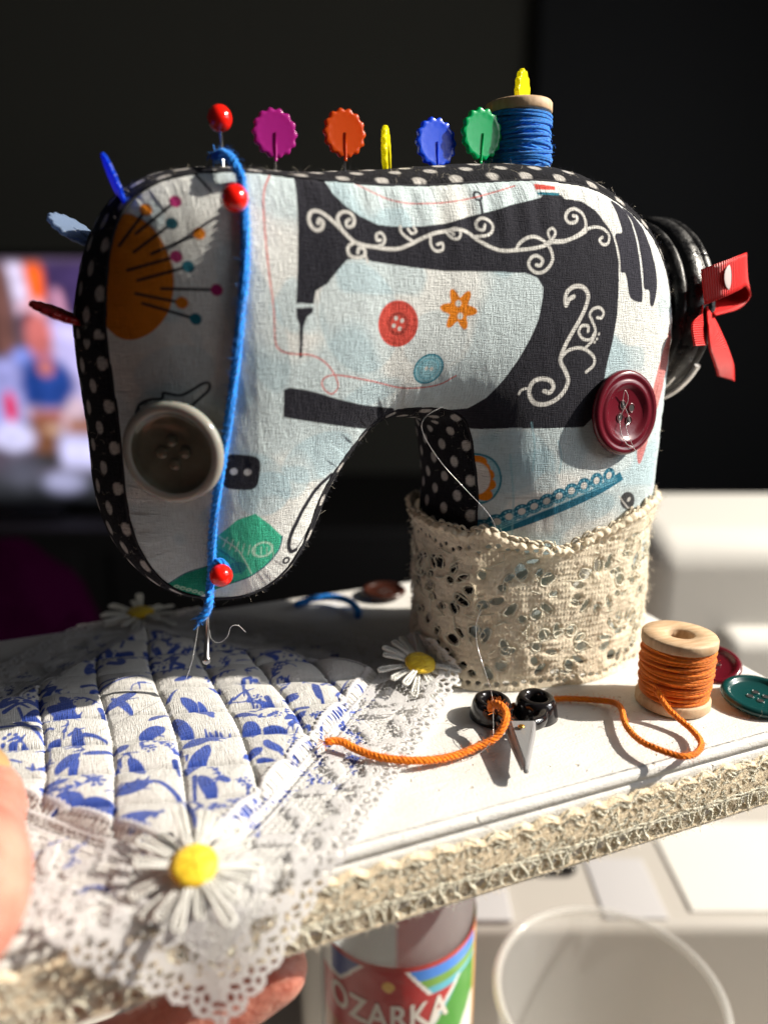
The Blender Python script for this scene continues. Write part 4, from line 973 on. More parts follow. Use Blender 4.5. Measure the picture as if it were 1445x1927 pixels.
for (hu, hv, ra, rb, an) in hl:
    hu = hu % CIRC; i0, i1 = max(0, int((hu - .35) / .0235)), int((hu + .35) / .0235); j0, j1 = max(0, int((hv - .35) / .0235)), int((hv + .35) / .0235)
    X = U[i0:i1, j0:j1] - hu; Zz = Vv[i0:i1, j0:j1] - hv
    q = np.hypot((X * math.cos(an) + Zz * math.sin(an)) / ra, (-X * math.sin(an) + Zz * math.cos(an)) / rb) - 1
    hole[i0:i1, j0:j1] = np.minimum(hole[i0:i1, j0:j1], q)
hole = hole + 0.9 * fbm(U * 5, Vv * 5, 93)
keep = (hole > 0) & (Vv < TOP)
edge = np.clip(np.minimum(hole * 0.1, TOP - Vv) / 0.09, 0, 1)
rib = 0.5 + 0.5 * np.sin(U * 2 * math.pi / 0.095 + 3 * fbm(U * 2, Vv * 2, 94)); rib2 = 0.5 + 0.5 * np.sin(Vv * 2 * math.pi / 0.16 + 4 * fbm(U * 2 + 4, Vv * 2, 95))
knob = np.exp(-((Vv - (TOP - 0.12)) / 0.10) ** 2) * (0.5 + 0.5 * np.abs(np.sin(U * math.pi / 0.2 + 3 * fbm(U, Vv, 99))))
H = np.sqrt(edge) * (0.06 + 0.02 * rib * rib2 + 0.10 * fbm(U * 2.6, Vv * 2.6, 96, 4) + 0.025 * fbm(U * 17, Vv * 17, 97, 2)) + 0.12 * knob + 0.12 * np.abs(np.sin(Vv * 1.9 + 2.5 * fbm(U * .6, Vv * .4, 102))) * (0.4 + fbm(U * .5, Vv * .5, 103)) + 0.30 * fbm(U * 0.9, Vv * 0.8, 98)
lr = np.interp(U, arc, rr)
lc, ls = np.cos(th_u), np.sin(th_u)
def lsurf(U, Vv, H):
    flare = 0.10 * np.exp(-Vv / 0.5) + 0.10 * np.clip((Vv - 3.6) / 1.0, 0, 1)
    r_ = lr + 0.06 + np.maximum(H, 0.0) + flare
    return np.stack([LC[0] + r_ * lc, LC[1] + r_ * ls, 0.03 + Vv], -1)
lb, P, k = lace_sheet("lace_band", u, v, H, keep, lsurf, M['cream_lace'], mach, MO)
front = (P[:, 1] < 7.5) & k
sel = rng.choice(np.nonzero(front)[0], 3600, replace=False); nn = np.stack([P[sel, 0] - LC[0], (P[sel, 1] - LC[1]) * 1.5, np.zeros(len(sel))], 1); nn /= np.linalg.norm(nn, axis=1, keepdims=True)
hairs(P[sel] - MO, nn, 0.16, 0.0028, 1.4, 101, 4).build("loose_fibre", M['fuzz_light'], lb)["kind"] = "stuff"
mb = MB(); sr = np.random.default_rng(34)
def on_band(uq, vq, dq):
    uq = np.mod(uq, CIRC); t_ = np.interp(uq, arc, thd); r_ = np.interp(uq, arc, rr) + 0.15 + dq
    return np.stack([LC[0] + r_ * np.cos(t_), LC[1] + r_ * np.sin(t_), 0.03 + vq], 1)
for (hu, hv, ra, rb, an) in hl:
    if ra * rb < 0.006: continue
    for rep_ in range(1):
        q = np.linspace(0, 2 * math.pi, 15)[:-1]; ee_ = 1.18 + 0.22 * rep_ + sr.normal(0, .05, 14)
        X = ra * ee_ * np.cos(q); Y = rb * ee_ * np.sin(q); mb.add(*tube(on_band(hu + X * math.cos(an) - Y * math.sin(an), np.maximum(hv + X * math.sin(an) + Y * math.cos(an), .02), sr.normal(0.0, .02, 14)), 0.019 * sr.uniform(.8, 1.4), 5, closed=True))
for k in range(350):                           # loose cloth-work threads
    u0, v0 = sr.random() * CIRC, sr.uniform(.1, 4.0); a_ = sr.normal(0, .5) + (0 if sr.random() < .6 else 1.57); L_ = sr.uniform(.15, .4)
    t_ = np.linspace(0, 1, 6); mb.add(*tube(on_band(u0 + L_ * t_ * math.cos(a_), v0 + L_ * t_ * math.sin(a_), .03 * np.sin(t_ * 3.14) + sr.normal(0, .012, 6)), 0.016 * sr.uniform(.8, 1.4), 5))
mb.build("crochet_threads", M['cream_yarn'], lb, origin=MO)["kind"] = "stuff"
# twisted picot loops along its upper edge
mb = MB(); s_ = 0.0
while s_ < CIRC:
    t_ = np.interp(s_, arc, thd); R0 = np.interp(s_, arc, rr) + 0.15
    i_ = min(len(u) - 1, int(s_ / 0.0235)); zt_ = TOP[i_, 0] + 0.03
    w_ = rng.uniform(0.07, 0.19); hh_ = rng.uniform(0.04, 0.22)
    pts = []
    for q in np.linspace(-0.3, math.pi + 0.3, 9):
        a_ = t_ + (w_ * math.cos(q)) / R0; pts.append([LC[0] + (R0 + 0.06 * math.sin(q)) * math.cos(a_), LC[1] + (R0 + 0.06 * math.sin(q)) * math.sin(a_), zt_ - 0.08 + hh_ * math.sin(q)])
    mb.add(*tube(spline(pts, 0.04), 0.036 * rng.uniform(0.7, 1.4), 7)); s_ += rng.uniform(0.10, 0.26)
mb.build("picot_edge", thread_mat("cream_cord", (0.76, 0.66, 0.50), 0.12), lb, origin=MO)

# handwheel: ribbed black cap on the right end
HC = np.array([10.85, 7.35, 9.85])
hw = empty("handwheel", HC - MO, mach)
RH = 2.62
V, F, u = lathe([(0.05, -0.15), (2.30, -0.15), (2.42, -0.05), (2.50, 0.10), (2.50, 0.20), (2.46, 0.24), (2.46, 0.30), (2.54, 0.36), (RH, 0.50), (RH, 0.90), (2.585, 0.94), (2.585, 0.98), (2.62, 1.02), (2.62, 1.20), (2.52, 1.36), (2.2, 1.44), (1.2, 1.48), (0.05, 1.48)], 96)
Rw = rotmat((1, 0, 0), (0, 1, 0))
V[:, 2] *= 0.85; V = V * (1 + 0.004 * fbm(V[:, 0] * 3 + 9, V[:, 1] * 3 + V[:, 2] * 6, 111))[:, None]
m = Mat("scuffed_black_plastic", (0.007, 0.007, 0.008), 0.2); co = m.obj_co(); sc = m.noise(co, 260, 5, 0.7)
m.link(m.ramp(sc, 0.25, 0.9), m.b.inputs["Roughness"]); m.color(m.mix(m.ramp(sc, 0.60, 0.70), (0.006, 0.006, 0.007), (0.10, 0.10, 0.10))); m.bump(sc, 0.0003); M['scuffed'] = m.m
obj("cap", mesh_data("cap", place(V, Rw, (0, 0, 0)), F, u), M['scuffed'], hw)
def glue(pts, r, parent, origin, seed):
    V, F, u = tube(spline(pts, 0.05), r, 8); V = V + 0.03 * fbm(V[:, 0] * 5 + 40, V[:, 1] * 5 + V[:, 2] * 5 + 40, seed)[:, None]
    return obj("glue_strand", mesh_data("glue_strand", V - origin, F, u), M['nylon'], parent)
w = [HC + np.array([1.0, -2.66 * math.sin(a), -2.66 * math.cos(a)]) for a in np.linspace(0.15, 1.0, 6)]
glue(w, 0.10, hw, HC, 5); glue([q + np.array([-0.45, 0.05, 0.06]) for q in w[1:5]], 0.06, hw, HC, 6)
# red dotted ribbon
def ribbon(center_pts, wdir, width, name, parent, origin):
    C_ = spline(center_pts, 0.04); n_ = len(C_); wd = np.asarray(wdir, float)
    if wd.ndim == 1: wd = np.tile(wd, (n_, 1))
    else: wd = np.stack([np.interp(np.linspace(0, 1, n_), np.linspace(0, 1, len(wd)), wd[:, k]) for k in range(3)], 1)
    wd = wd / np.linalg.norm(wd, axis=1, keepdims=True)
    s = np.linspace(-0.5, 0.5, 9); Pq = C_[:, None] + wd[:, None] * (s[None, :, None] * width)
    dd = np.arange(n_) * 0.04; uv = np.stack(np.meshgrid(dd, s * width, indexing='ij'), -1).reshape(-1, 2)
    o = obj(name, mesh_data(name, Pq.reshape(-1, 3) - origin, grid_faces(n_, 9), uv), M['ribbon'], parent)
    md = o.modifiers.new("thick", 'SOLIDIFY'); md.thickness = 0.0004; md.offset = 0
    return o
rb = empty("ribbon_bow", HC + np.array([1.5, -2.0, 0.2]) - MO, mach); RO = HC + np.array([1.5, -2.0, 0.2])
A0 = ony(1336, 560, 4.5); A1 = ony(1378, 505, 4.3); A2 = ony(1408, 500, 4.6); A3 = ony(1416, 535, 5.2); A4 = ony(1392, 566, 5.5); A5 = ony(1338, 575, 5.1)
A0 = ony(1322, 540, 4.5); 
ribbon([A0, ony(1362, 525, 4.25), ony(1392, 512, 4.3), ony(1404, 508, 4.75), ony(1402, 532, 5.2), ony(1376, 560, 5.3), ony(1330, 577, 5.0)], np.array([[-.05, 0.25, 1], [0.05, .2, 1.0], [0.15, .2, 1.0], [.2, .4, .9], [.1, .8, .75], [.1, .9, .6], [0.1, .9, .5]]), 0.92, "loop", rb, RO)
ribbon([ony(1330, 588, 4.6), ony(1338, 615, 4.5), ony(1350, 650, 4.45), ony(1362, 685, 4.6), ony(1366, 712, 4.8)], np.array([[.5, .8, .9], [.8, .5, .5], [.95, .25, .1], [1, .2, 0], [.9, .2, -.2]]), 0.85, "tail", rb, RO)
ribbon([ony(1322, 580, 4.6), ony(1312, 610, 4.35), ony(1318, 650, 4.25)], np.array([[.5, .6, .4], [.8, .3, 0], [1, .3, 0]]), 0.6, "tail", rb, RO)
V, F, u = ellipsoid((0, 0, 0), (0.26, 0.012, 0.34), 24, 10, rotmat((0.1, 0.2, 1), (1, 0.05, 0)))
obj("printed_dot", mesh_data("printed_dot", V + ony(1376, 522, 4.215) - RO, F), M['ribbon_dot'], rb)

# buttons --------------------------------------------------------------
def button(root_name, c, normal, r, mat, parent, origin, style="rim", holes=4, rim_mat=None, up=(0, 0, 1), thick=0.22):
    """a turned button: body part with raised rim, drilled holes shown as dark wells with thread"""
    R = rotmat(normal, up)
    if style == "rim":
        prof = [(0.02, 0), (0.60 * r, 0), (0.9 * r, 0.03 * r), (r, 0.10 * r), (r, 0.16 * r), (0.97 * r, 0.22 * r), (0.90 * r, 0.25 * r), (0.84 * r, 0.235 * r), (0.80 * r, 0.21 * r), (0.76 * r, 0.23 * r), (0.70 * r, 0.25 * r), (0.64 * r, 0.235 * r), (0.58 * r, 0.19 * r), (0.50 * r, 0.165 * r), (0.02, 0.155 * r)]
    else:
        prof = [(0.02, 0), (0.7 * r, 0), (0.95 * r, 0.05 * r), (r, 0.12 * r), (0.99 * r, 0.19 * r), (0.93 * r, 0.25 * r), (0.84 * r, 0.255 * r), (0.79 * r, 0.23 * r), (0.755 * r, 0.175 * r), (0.70 * r, 0.145 * r), (0.4 * r, 0.12 * r), (0.02, 0.115 * r)]
    V, F, u = lathe(prof, 72)
    b = obj(root_name, mesh_data(root_name, place(V, R, np.asarray(c) - origin), F, u), mat, parent)
    hz = prof[-1][1] + 0.012 * r
    for k in range(holes):
        a = math.pi / 4 + k * math.pi / 2 if holes == 4 else k * math.pi
        hr_ = 0.085 * r; hx, hy = 0.17 * r * math.cos(a) * 1.25, 0.17 * r * math.sin(a) * 1.25
        V, F, u = lathe([(hr_ * 1.35, hz - 0.004), (hr_ * 1.25, hz + 0.012), (hr_ * 1.05, hz + 0.012), (hr_ * 0.95, hz - 0.01)], 18); V[:, :2] += (hx, hy)
        obj("hole_rim", mesh_data("hole_rim", place(V, R, np.asarray(c) - origin), F, u), mat, b)
        V, F, u = lathe([(0.001, hz + 0.004), (hr_, hz + 0.004)], 18); V[:, :2] += (hx, hy)
        obj("hole", mesh_data("hole", place(V, R, np.asarray(c) - origin), F[0][:, ::-1], u), M['hole'], b)
    return b, R
p = on_panel(333, 847); nrm = panel_normal(p[0], p[2], 0.6)
c = p + nrm * 0.06
grey, R = button("button", c, nrm, 1.10, M['horn'], mach, MO, style="dish", holes=0)
grey["label"] = "large cloudy grey-brown horn button"
rpf = [(0.80 * 1.10, 0.236 * 1.10), (0.835 * 1.10, 0.262 * 1.10), (0.93 * 1.10, 0.258 * 1.10), (0.995 * 1.10, 0.20 * 1.10), (1.008 * 1.10, 0.12 * 1.10)]
V, F, u = lathe(rpf, 72); obj("rim", mesh_data("rim", place(V, R, c - MO), F[0][:, ::-1], u), M['horn_rim'], grey)
for k in range(4):
    a = k * math.pi / 2 + 0.05
    V, F, u = ellipsoid((0.26 * math.cos(a), 0.26 * math.sin(a), 0.148), (0.13, 0.13, 0.05), 20, 10); obj("sew_boss", mesh_data("sew_boss", place(V, R, c - MO), F), M['horn'], grey)
p = on_panel(1166, 776); nrm = panel_normal(p[0], p[2], 0.5); nrm = nrm + np.array([0.0, -0.25, 0.05]); nrm /= np.linalg.norm(nrm)
c = p + nrm * 0.02
bur, R = button("button", c, nrm, 1.07, M['burgundy'], mach, MO, up=(0.3, 0, 1)); bur["label"] = "round burgundy button with clear sewing thread"
for pts in ([(-.2, -.2, .2), (-.05, -.35, .25), (-.22, -.62, .30), (-.42, -.8, .3), (-.62, -.92, .27)], [(.18, -.2, .2), (.1, -.5, .26), (-.12, -.75, .30), (-.42, -.8, .3)], [(.2, .2, .2), (0, .02, .22), (-.2, -.2, .2)], [(.2, .2, .2), (.32, .5, .3), (.1, .3, .26), (.2, -.16, .2)]):
    Rv = np.stack([np.cross(R[:, 0], nrm) * -1, R[:, 0], nrm], 1)
    V, F, u = tube(place(spline(pts, 0.03), Rv, c - MO), 0.008, 6); obj("sewing_thread", mesh_data("sewing_thread", V, F, u), M['nylon'], bur)

# needle under the head
n0 = ony(392, 1120, 6.3); n1 = ony(388.5, 1238, 6.3)
nd = MB().add(*tube(np.array([n0 - MO, (n0 * .6 + n1 * .4) - MO, n1 - MO]), [0.055, 0.055, 0.075], 12)).build("needle", M['dark_steel'], mach)
V, F, _ = ellipsoid(n1 - MO + np.array([0, 0, -0.06]), (0.115, 0.115, 0.12), 20, 12); obj("needle_tip", mesh_data("needle_tip", V, F), M['dark_steel'], nd)

# ------------------------------------------------------------------ pins
def flower_pin(color, hc, up, normal, r, entry_len, label, thick=0.13, ribside=1):
    up = np.asarray(up, float) / np.linalg.norm(up); normal = np.asarray(normal, float); normal = normal - up * np.dot(normal, up); normal /= np.linalg.norm(normal)
    side = np.cross(up, normal)
    base = hc - up * (r + entry_len)
    root = empty("flower_head_pin", base)
    tag(root, label, "pin", "flat flower-head pins")
    n_ = 168; t = np.linspace(0, 2 * math.pi, n_, endpoint=False)
    rr = r * (0.945 + 0.048 * np.cos(14 * t)); 
    V = []
    prof = [(0.0, .38), (0.6, .40), (0.86, .44), (0.95, .5), (1.0, .36), (1.01, 0), (1.0, -.36), (0.95, -.5), (0.86, -.44), (0.6, -.40), (0.0, -.38)]
    for q, h in prof:
        rq = (rr if q > 0.9 else np.full(n_, r * 0.90)) * q
        V.append(hc - base + rq[:, None] * (np.cos(t)[:, None] * side + np.sin(t)[:, None] * up) + normal * h * thick)
    o = obj("head", mesh_data("head", np.concatenate(V), grid_faces(len(prof), n_, False, True)), M['pin_' + color], root)
    pts = [hc - base + normal * thick * 0.40 * ribside + up * q for q in (0.02 * r, -0.5 * r, -0.98 * r, -1.12 * r)]
    V, F, u = tube(np.array(pts), [0.028, 0.032, 0.036, 0.036], 10); obj("stem", mesh_data("stem", V, F, u), M['pin_' + color], o)
    V, F, u = tube(np.array([hc - base - up * r * 0.9, hc - base - up * (r + entry_len + 0.6)]), 0.028, 8); obj("shaft", mesh_data("shaft", V, F, u), M['steel'], root)
    return root
tow = np.array([-sa, -ca, 0.05])                                   # towards the viewer
def yaw(v, d): c_, s_ = math.cos(math.radians(d)), math.sin(math.radians(d)); return np.array([v[0] * c_ - v[1] * s_, v[0] * s_ + v[1] * c_, v[2]])
YT = 6.2
flower_pin("magenta", ony(517, 250, YT), (0.02, 0, 1), yaw(tow, 24), 0.51, 0.2, "magenta flower-head pin between the red ball pin and the orange flower pin")
flower_pin("orange", ony(648, 250, YT), (0.0, 0, 1), yaw(tow, 27), 0.52, 0.2, "orange flower-head pin on top of the toy machine")
flower_pin("yellow", ony(727, 288, YT + .3), (-0.03, 0, 1), yaw(tow, 84), 0.60, 0.02, "yellow flower-head pin seen edge-on between the orange and blue pins")
flower_pin("blue", ony(820, 268, YT), (-0.04, 0.05, 1), yaw(tow, 30), 0.565, 0.02, "blue flower-head pin beside the green one on top")
flower_pin("green", ony(906, 252, YT - .1), (0.05, 0, 1), yaw(tow, 30), 0.59, 0.14, "green flower-head pin in front of the blue spool")
flower_pin("blue", ony(215, 341, 6.0), (-0.36, 0.1, 1), yaw(tow, 110), 0.56, 0.12, "blue flower-head pin seen edge-on at the head's upper left shoulder", thick=0.08)
flower_pin("pale", ony(138, 432, 8.2), (-0.95, 0.35, 0.72), (0.55, -0.42, 0.8), 0.60, 0.25, "pale blue blurred flower-head pin at the head's left side")
flower_pin("red", ony(108, 589, 6.6), (-1, 0.1, 0.42), (0.30, -0.12, 1), 0.58, 0.12, "dark red flower-head pin sticking out left in front of the television")
# pushed down through the blue spool
SPB = np.array(ony(975, 318, 6.5)); SPT = np.array(ony(975, 196, 6.6))
flower_pin("yellow", np.array(ony(983, 178, 6.55)), (0.0, 0, 1), yaw(tow, 66), 0.58, 0.3, "yellow flower-head pin standing in the top of the blue spool")
def ball_pin(bc, tip, label, r=0.255):
    root = empty("ball_head_pin", tip); tag(root, label, "pin", "red ball-head pins")
    d = np.asarray(tip) - np.asarray(bc); d = d / np.linalg.norm(d)
    V, F, _ = ellipsoid(np.asarray(bc) - tip, (r, r, r * 1.06), 32, 20, rotmat(d)); obj("head", mesh_data("head", V, F), M['red_glass'], root)
    V, F, u = tube(np.array([bc - tip, np.asarray(tip) - tip + d * 0.7]), 0.032, 8); obj("shaft", mesh_data("shaft", V, F, u), M['steel'], root)
b = ony(413.5, 222, 6.0); ball_pin(b, ony(418, 290, 5.95), "red ball-head pin standing highest above the toy machine's head")
p = on_panel(458, 376); b = ony(441.5, 372, p[1] - 0.62); ball_pin(b, p, "red ball-head pin holding the blue thread near the top seam", 0.262)
p = on_panel(420, 1080); b = ony(416, 1083, p[1] - 0.40); ball_pin(b, p, "red ball-head pin at the lower tip of the head", 0.258)

# ------------------------------------------------------------------ blue thread down the head
def cord(path, R, mat, name, parent=None, origin=(0, 0, 0), plies=3, pitch=0.42, fuzzmat=None, nf=0, seed=1):
    P = spline(path, 0.03); T, N, B = frames(P); s = np.arange(len(P)) * 0.03; mb = MB()
    for k in range(plies):
        a = 2 * math.pi * (s / pitch + k / plies)
        Q = P + R * 0.50 * (np.cos(a)[:, None] * N + np.sin(a)[:, None] * B)
        r_ = R * 0.56 * (1 + 0.22 * fbm(s * 2.2 + 7 * k, s * 0 + k, 300 + k) + 0.06 * np.sin(s * 40 + k)); r_[:3] *= np.array([.5, .8, .95]); r_[-3:] *= np.array([.95, .8, .5])
        mb.add(*tube(Q, r_, 8))
    o = mb.build(name, mat, parent, origin)
    if nf:
        r = np.random.default_rng(seed); i = r.integers(0, len(P), nf); a = r.random(nf) * 6.28
        nn = np.cos(a)[:, None] * N[i] + np.sin(a)[:, None] * B[i]
        hairs(P[i] + nn * R * 0.9 - np.asarray(origin), nn, 0.11, 0.0024, 1.8, seed + 5, 4).build("loose_fibre", fuzzmat, o)["kind"] = "stuff"
        ends = np.concatenate([np.repeat(P[:1], 14, 0), np.repeat(P[-1:], 14, 0)]); nd_ = np.concatenate([np.repeat(-T[:1], 14, 0), np.repeat(T[-1:], 14, 0)])
        hairs(ends + r.normal(0, R * .4, ends.shape) - np.asarray(origin), nd_, 0.14, 0.010, .6, seed + 6, 4).build("frayed_end", fuzzmat, o)["kind"] = "stuff"
    return o
def pn(x, y, d=0.09): p = on_panel(x, y); return p + panel_normal(p[0], p[2]) * d
path = [ony(404, 293, 6.0), ony(420, 288, 5.55), ony(434, 296, 5.1), ony(445, 315, 4.88)] + [pn(x, y) for x, y in ((455, 345), (459, 385), (462, 440), (461, 520), (453, 600), (444, 690), (433, 775), (424, 835))] + [pn(x, y, .16) for x, y in ((416, 885), (408, 940))] + [pn(x, y) for x, y in ((401, 1000), (399, 1045), (398, 1075), (395, 1105))] + [ony(394, 1132, 4.75), ony(388, 1152, 4.7), ony(374, 1168, 4.75)]
bt = cord(path, 0.098, M['blue_thread'], "embroidery_thread", plies=3, fuzzmat=M['fuzz_blue'], nf=1300, seed=11)
tag(bt, "bright blue embroidery thread pinned down the toy machine's head", "thread")
loop = [pn(400, 1062, .12), pn(408, 1050, .14), pn(420, 1053, .15), pn(428, 1068, .14), pn(420, 1084, .1)]
cord(loop, 0.085, M['blue_thread'], "pin_loop", bt, plies=3)

# ------------------------------------------------------------------ spools
def spool(name, base, top, rf, color, label, core=0.62, seed=3, wraps=42, cone=0.0, rth=0.042):
    base = np.asarray(base, float); ax = np.asarray(top, float) - base; Hh = np.linalg.norm(ax); ax /= Hh; R = rotmat(ax)
    root = empty(name, base); tag(root, label, "spool", "wooden thread spools")
    ft = 0.14 * Hh
    hole = 0.36 * rf
    V, F, u = lathe([(hole, 0), (rf * .97, 0), (rf, 0.03), (rf, ft - 0.04), (rf * .97, ft), (core * rf, ft + 0.05), (core * rf, Hh - ft - .05), (rf * .97, Hh - ft), (rf, Hh - ft + .04), (rf, Hh - .05), (rf * .965, Hh), (hole * 1.12, Hh), (hole, Hh - .05), (hole, Hh * .4), (0.02, Hh * .4)], 64)
    V[:, :2] *= (1 + 0.012 * fbm(V[:, 0] * 3 + 20, V[:, 1] * 3 + V[:, 2] * 3 + 20, seed))[:, None]
    obj("wooden_core", mesh_data("wooden_core", place(V, R, (0, 0, 0)), F, u), M['wood'], root)
    r = np.random.default_rng(seed); mb = MB(); a = np.linspace(0, 2 * math.pi, 56, endpoint=False)
    pts = []; nn = []
    for layer in range(2):
        for k in range(wraps):
            z0 = ft + 0.03 + (Hh - 2 * ft - 0.06) * (k + r.random() * .8) / wraps; tilt = r.normal(0, 0.075 if color == 'orange' else 0.12); ph = r.random() * 6.28
            rad = rf * (0.80 + 0.10 * layer) + r.normal(0, 0.032) + cone * (z0 / Hh - .5)
            zz = np.clip(z0 + tilt * np.sin(a + ph) + 0.012 * np.sin(3 * a + ph * 2), ft + .03, Hh - ft - .03); rw = rad + 0.015 * np.sin(2 * a + ph)
            Q = np.stack([rw * np.cos(a), rw * np.sin(a), zz], 1)
            mb.add(*tube(place(Q, R, (0, 0, 0)), rth * r.uniform(.8, 1.15), 7, closed=True))
            if layer == 1:
                i = r.integers(0, 56, 10); pts.append(place(Q[i] * np.array([1.03, 1.03, 1]), R, (0, 0, 0))); nn.append(place(np.stack([np.cos(a[i]), np.sin(a[i]), 0 * a[i]], 1), R, (0, 0, 0)))
    w_ = mb.build("thread_winding", M[color + '_thread'], root)
    hairs(np.concatenate(pts), np.concatenate(nn), 0.10, 0.0030, 1.8, seed + 2, 4).build("loose_fibre", M['fuzz_' + color], w_)["kind"] = "stuff"
    return root
sb = onz(1264, 1322, 0.0) + np.array([0, 0, 0.01]); st = ony(1280, 1192, sb[1] + 0.05)
sp_o = spool("thread_spool", sb, st, 0.94, 'orange', "wooden spool of orange thread standing upright on the board", seed=3)
spool("thread_spool", SPB - np.array([0, 0, .38]), SPT, 0.84, 'blue', "wooden spool of blue thread on top of the toy machine", seed=8)
gp = lambda x, y, z: onz(x, y, z)
tail = [gp(1236, 1300, .75), gp(1254, 1330, .45), gp(1276, 1352, .3), gp(1302, 1374, .22), gp(1319, 1397, .25), gp(1312, 1416, .3), gp(1285, 1424, .35), gp(1240, 1411, .35), gp(1202, 1392, .3), gp(1178, 1365, .25), gp(1168, 1332, .25), gp(1150, 1321, .2), gp(1110, 1317, .14), gp(1072, 1315, .13), gp(1046, 1316, .12), gp(1000, 1322, .12), gp(960, 1330, .14), gp(934, 1336, .3)]
tail2 = [gp(922, 1336, .45), gp(926, 1326, .68), gp(940, 1326, .80), gp(952, 1340, .74), gp(950, 1362, .62), gp(930, 1390, .36), gp(893, 1408, .24), gp(850, 1424, .2), gp(790, 1432, .24), gp(722, 1427, .26), gp(676, 1413, .30), gp(642, 1396, .42), gp(612, 1396, .46)]
cord([q - sb for q in tail], 0.074, M['orange_thread'], "thread_tail", sp_o, plies=4, fuzzmat=M['fuzz_orange'], nf=900, seed=21)
cord([q - sb for q in tail2], 0.088, M['orange_thread'], "thread_tail", sp_o, plies=4, fuzzmat=M['fuzz_orange'], nf=900, seed=22)

# ------------------------------------------------------------------ scissors charm
SO = onz(975, 1360, 0)
sc_ = empty("scissors", SO); tag(sc_, "tiny scissors charm with black handles and silver blades", "scissors")
def sring(px, py, name, neck):
    c = onz(px, py, 0.42); c[2] = 0.0
    V, F, u = lathe([(0.24, 0.18), (0.235, 0.42), (0.275, 0.53), (0.35, 0.555), (0.43, 0.50), (0.48, 0.38), (0.53, 0.12), (0.545, 0.03), (0.50, 0.01), (0.26, 0.01), (0.24, 0.18)], 48)
    V[:, 1] *= 1.12
    mb = MB().add(V + c - SO, F, u)
    nk_ = spline(neck, 0.05); mb.add(*tube(nk_ - SO, 0.15, 10, flat=1.2))
    mb.build(name, M['black_enamel'], sc_)
sring(926, 1322, "handle", [onz(940, 1346, .3), onz(955, 1358, .32), onz(968, 1372, .34)])
sring(1009, 1318, "handle", [onz(1022, 1342, .3), onz(1016, 1358, .32), onz(1000, 1364, .34)])
def blade(top, low, zt_, zl_, name):
    """faceted blade: flat top face, bevelled flanks"""
    tv = [onz(x, y, z) - SO for (x, y), z in zip(top, zt_)]; lv = [onz(x, y, z) - SO for (x, y), z in zip(low, zl_)]
    n_ = len(tv); bv = [q - np.array([0, 0, 0.10]) for q in lv]
    V = np.array(tv + lv + bv); F = []
    me = bpy.data.meshes.new(name)
    faces = [list(range(n_))] + [[i, (i + 1) % n_, n_ + (i + 1) % n_, n_ + i] for i in range(n_)] + [[n_ + i, n_ + (i + 1) % n_, 2 * n_ + (i + 1) % n_, 2 * n_ + i] for i in range(n_)] + [[2 * n_ + i for i in range(n_)][::-1]]
    me.from_pydata([tuple(q * CM) for q in V], [], faces); me.update()
    bm = bmesh.new(); bm.from_mesh(me); bmesh.ops.recalc_face_normals(bm, faces=bm.faces); bmesh.ops.bevel(bm, geom=list(bm.edges), offset=0.0002, segments=2, affect='EDGES'); bm.to_mesh(me); bm.free()
    return obj(name, me, M['silver'], sc_)
b1 = blade([(960, 1357), (1004, 1357), (1003, 1372), (991, 1436), (988, 1436)], [(954, 1358), (1008, 1357), (1008, 1378), (994, 1450), (986, 1450)], (.60, .60, .59, .50, .50), (.50, .50, .49, .40, .40), "blade")
b2 = blade([(952, 1372), (962, 1362), (988, 1436), (983, 1442)], [(950, 1376), (963, 1364), (988, 1440), (981, 1446)], (.40, .42, .36, .34), (.34, .36, .31, .29), "blade")
V, F, _ = ellipsoid(onz(981, 1367, .64) - SO, (0.085, 0.075, 0.035), 20, 10); obj("rivet", mesh_data("rivet", V, F), M['gold'], b1)

# loose buttons on the board
def loose_button(px, py, z, r, mat, label, tilt=(0, 0, 1), style="dish", holes=4):
    c = onz(px, py, z); o0 = np.array([c[0], c[1], 0.01])
    root = empty("button", o0); tag(root, label, "button", "loose buttons on the board")
    button("disc", c, tilt, r, mat, root, o0, style, holes, up=(1, .3, 0))
loose_button(1425, 1318, 0.10, 0.92, M['teal'], "teal green button lying flat near the board's right end", (-0.03, -0.08, 1), "dish")
loose_button(1338, 1256, 0.12, 0.80, M['burgundy'], "burgundy button half hidden behind the orange spool", (-0.25, -0.18, 1), "dish")
loose_button(722, 1117, 0.10, 0.78, M['brown'], "dark brown button in shadow at the board's back edge", (0.0, 0.0, 1), "dish")
q = [onz(555, 1138, .2), onz(590, 1127, .25), onz(625, 1124, .3), onz(655, 1130, .3), onz(672, 1146, .2), onz(674, 1160, .12)]
o = cord(q, 0.12, M['blue_thread'], "thread_snippet", plies=3); tag(o, "short blue thread curved on the board behind the mat", "thread")

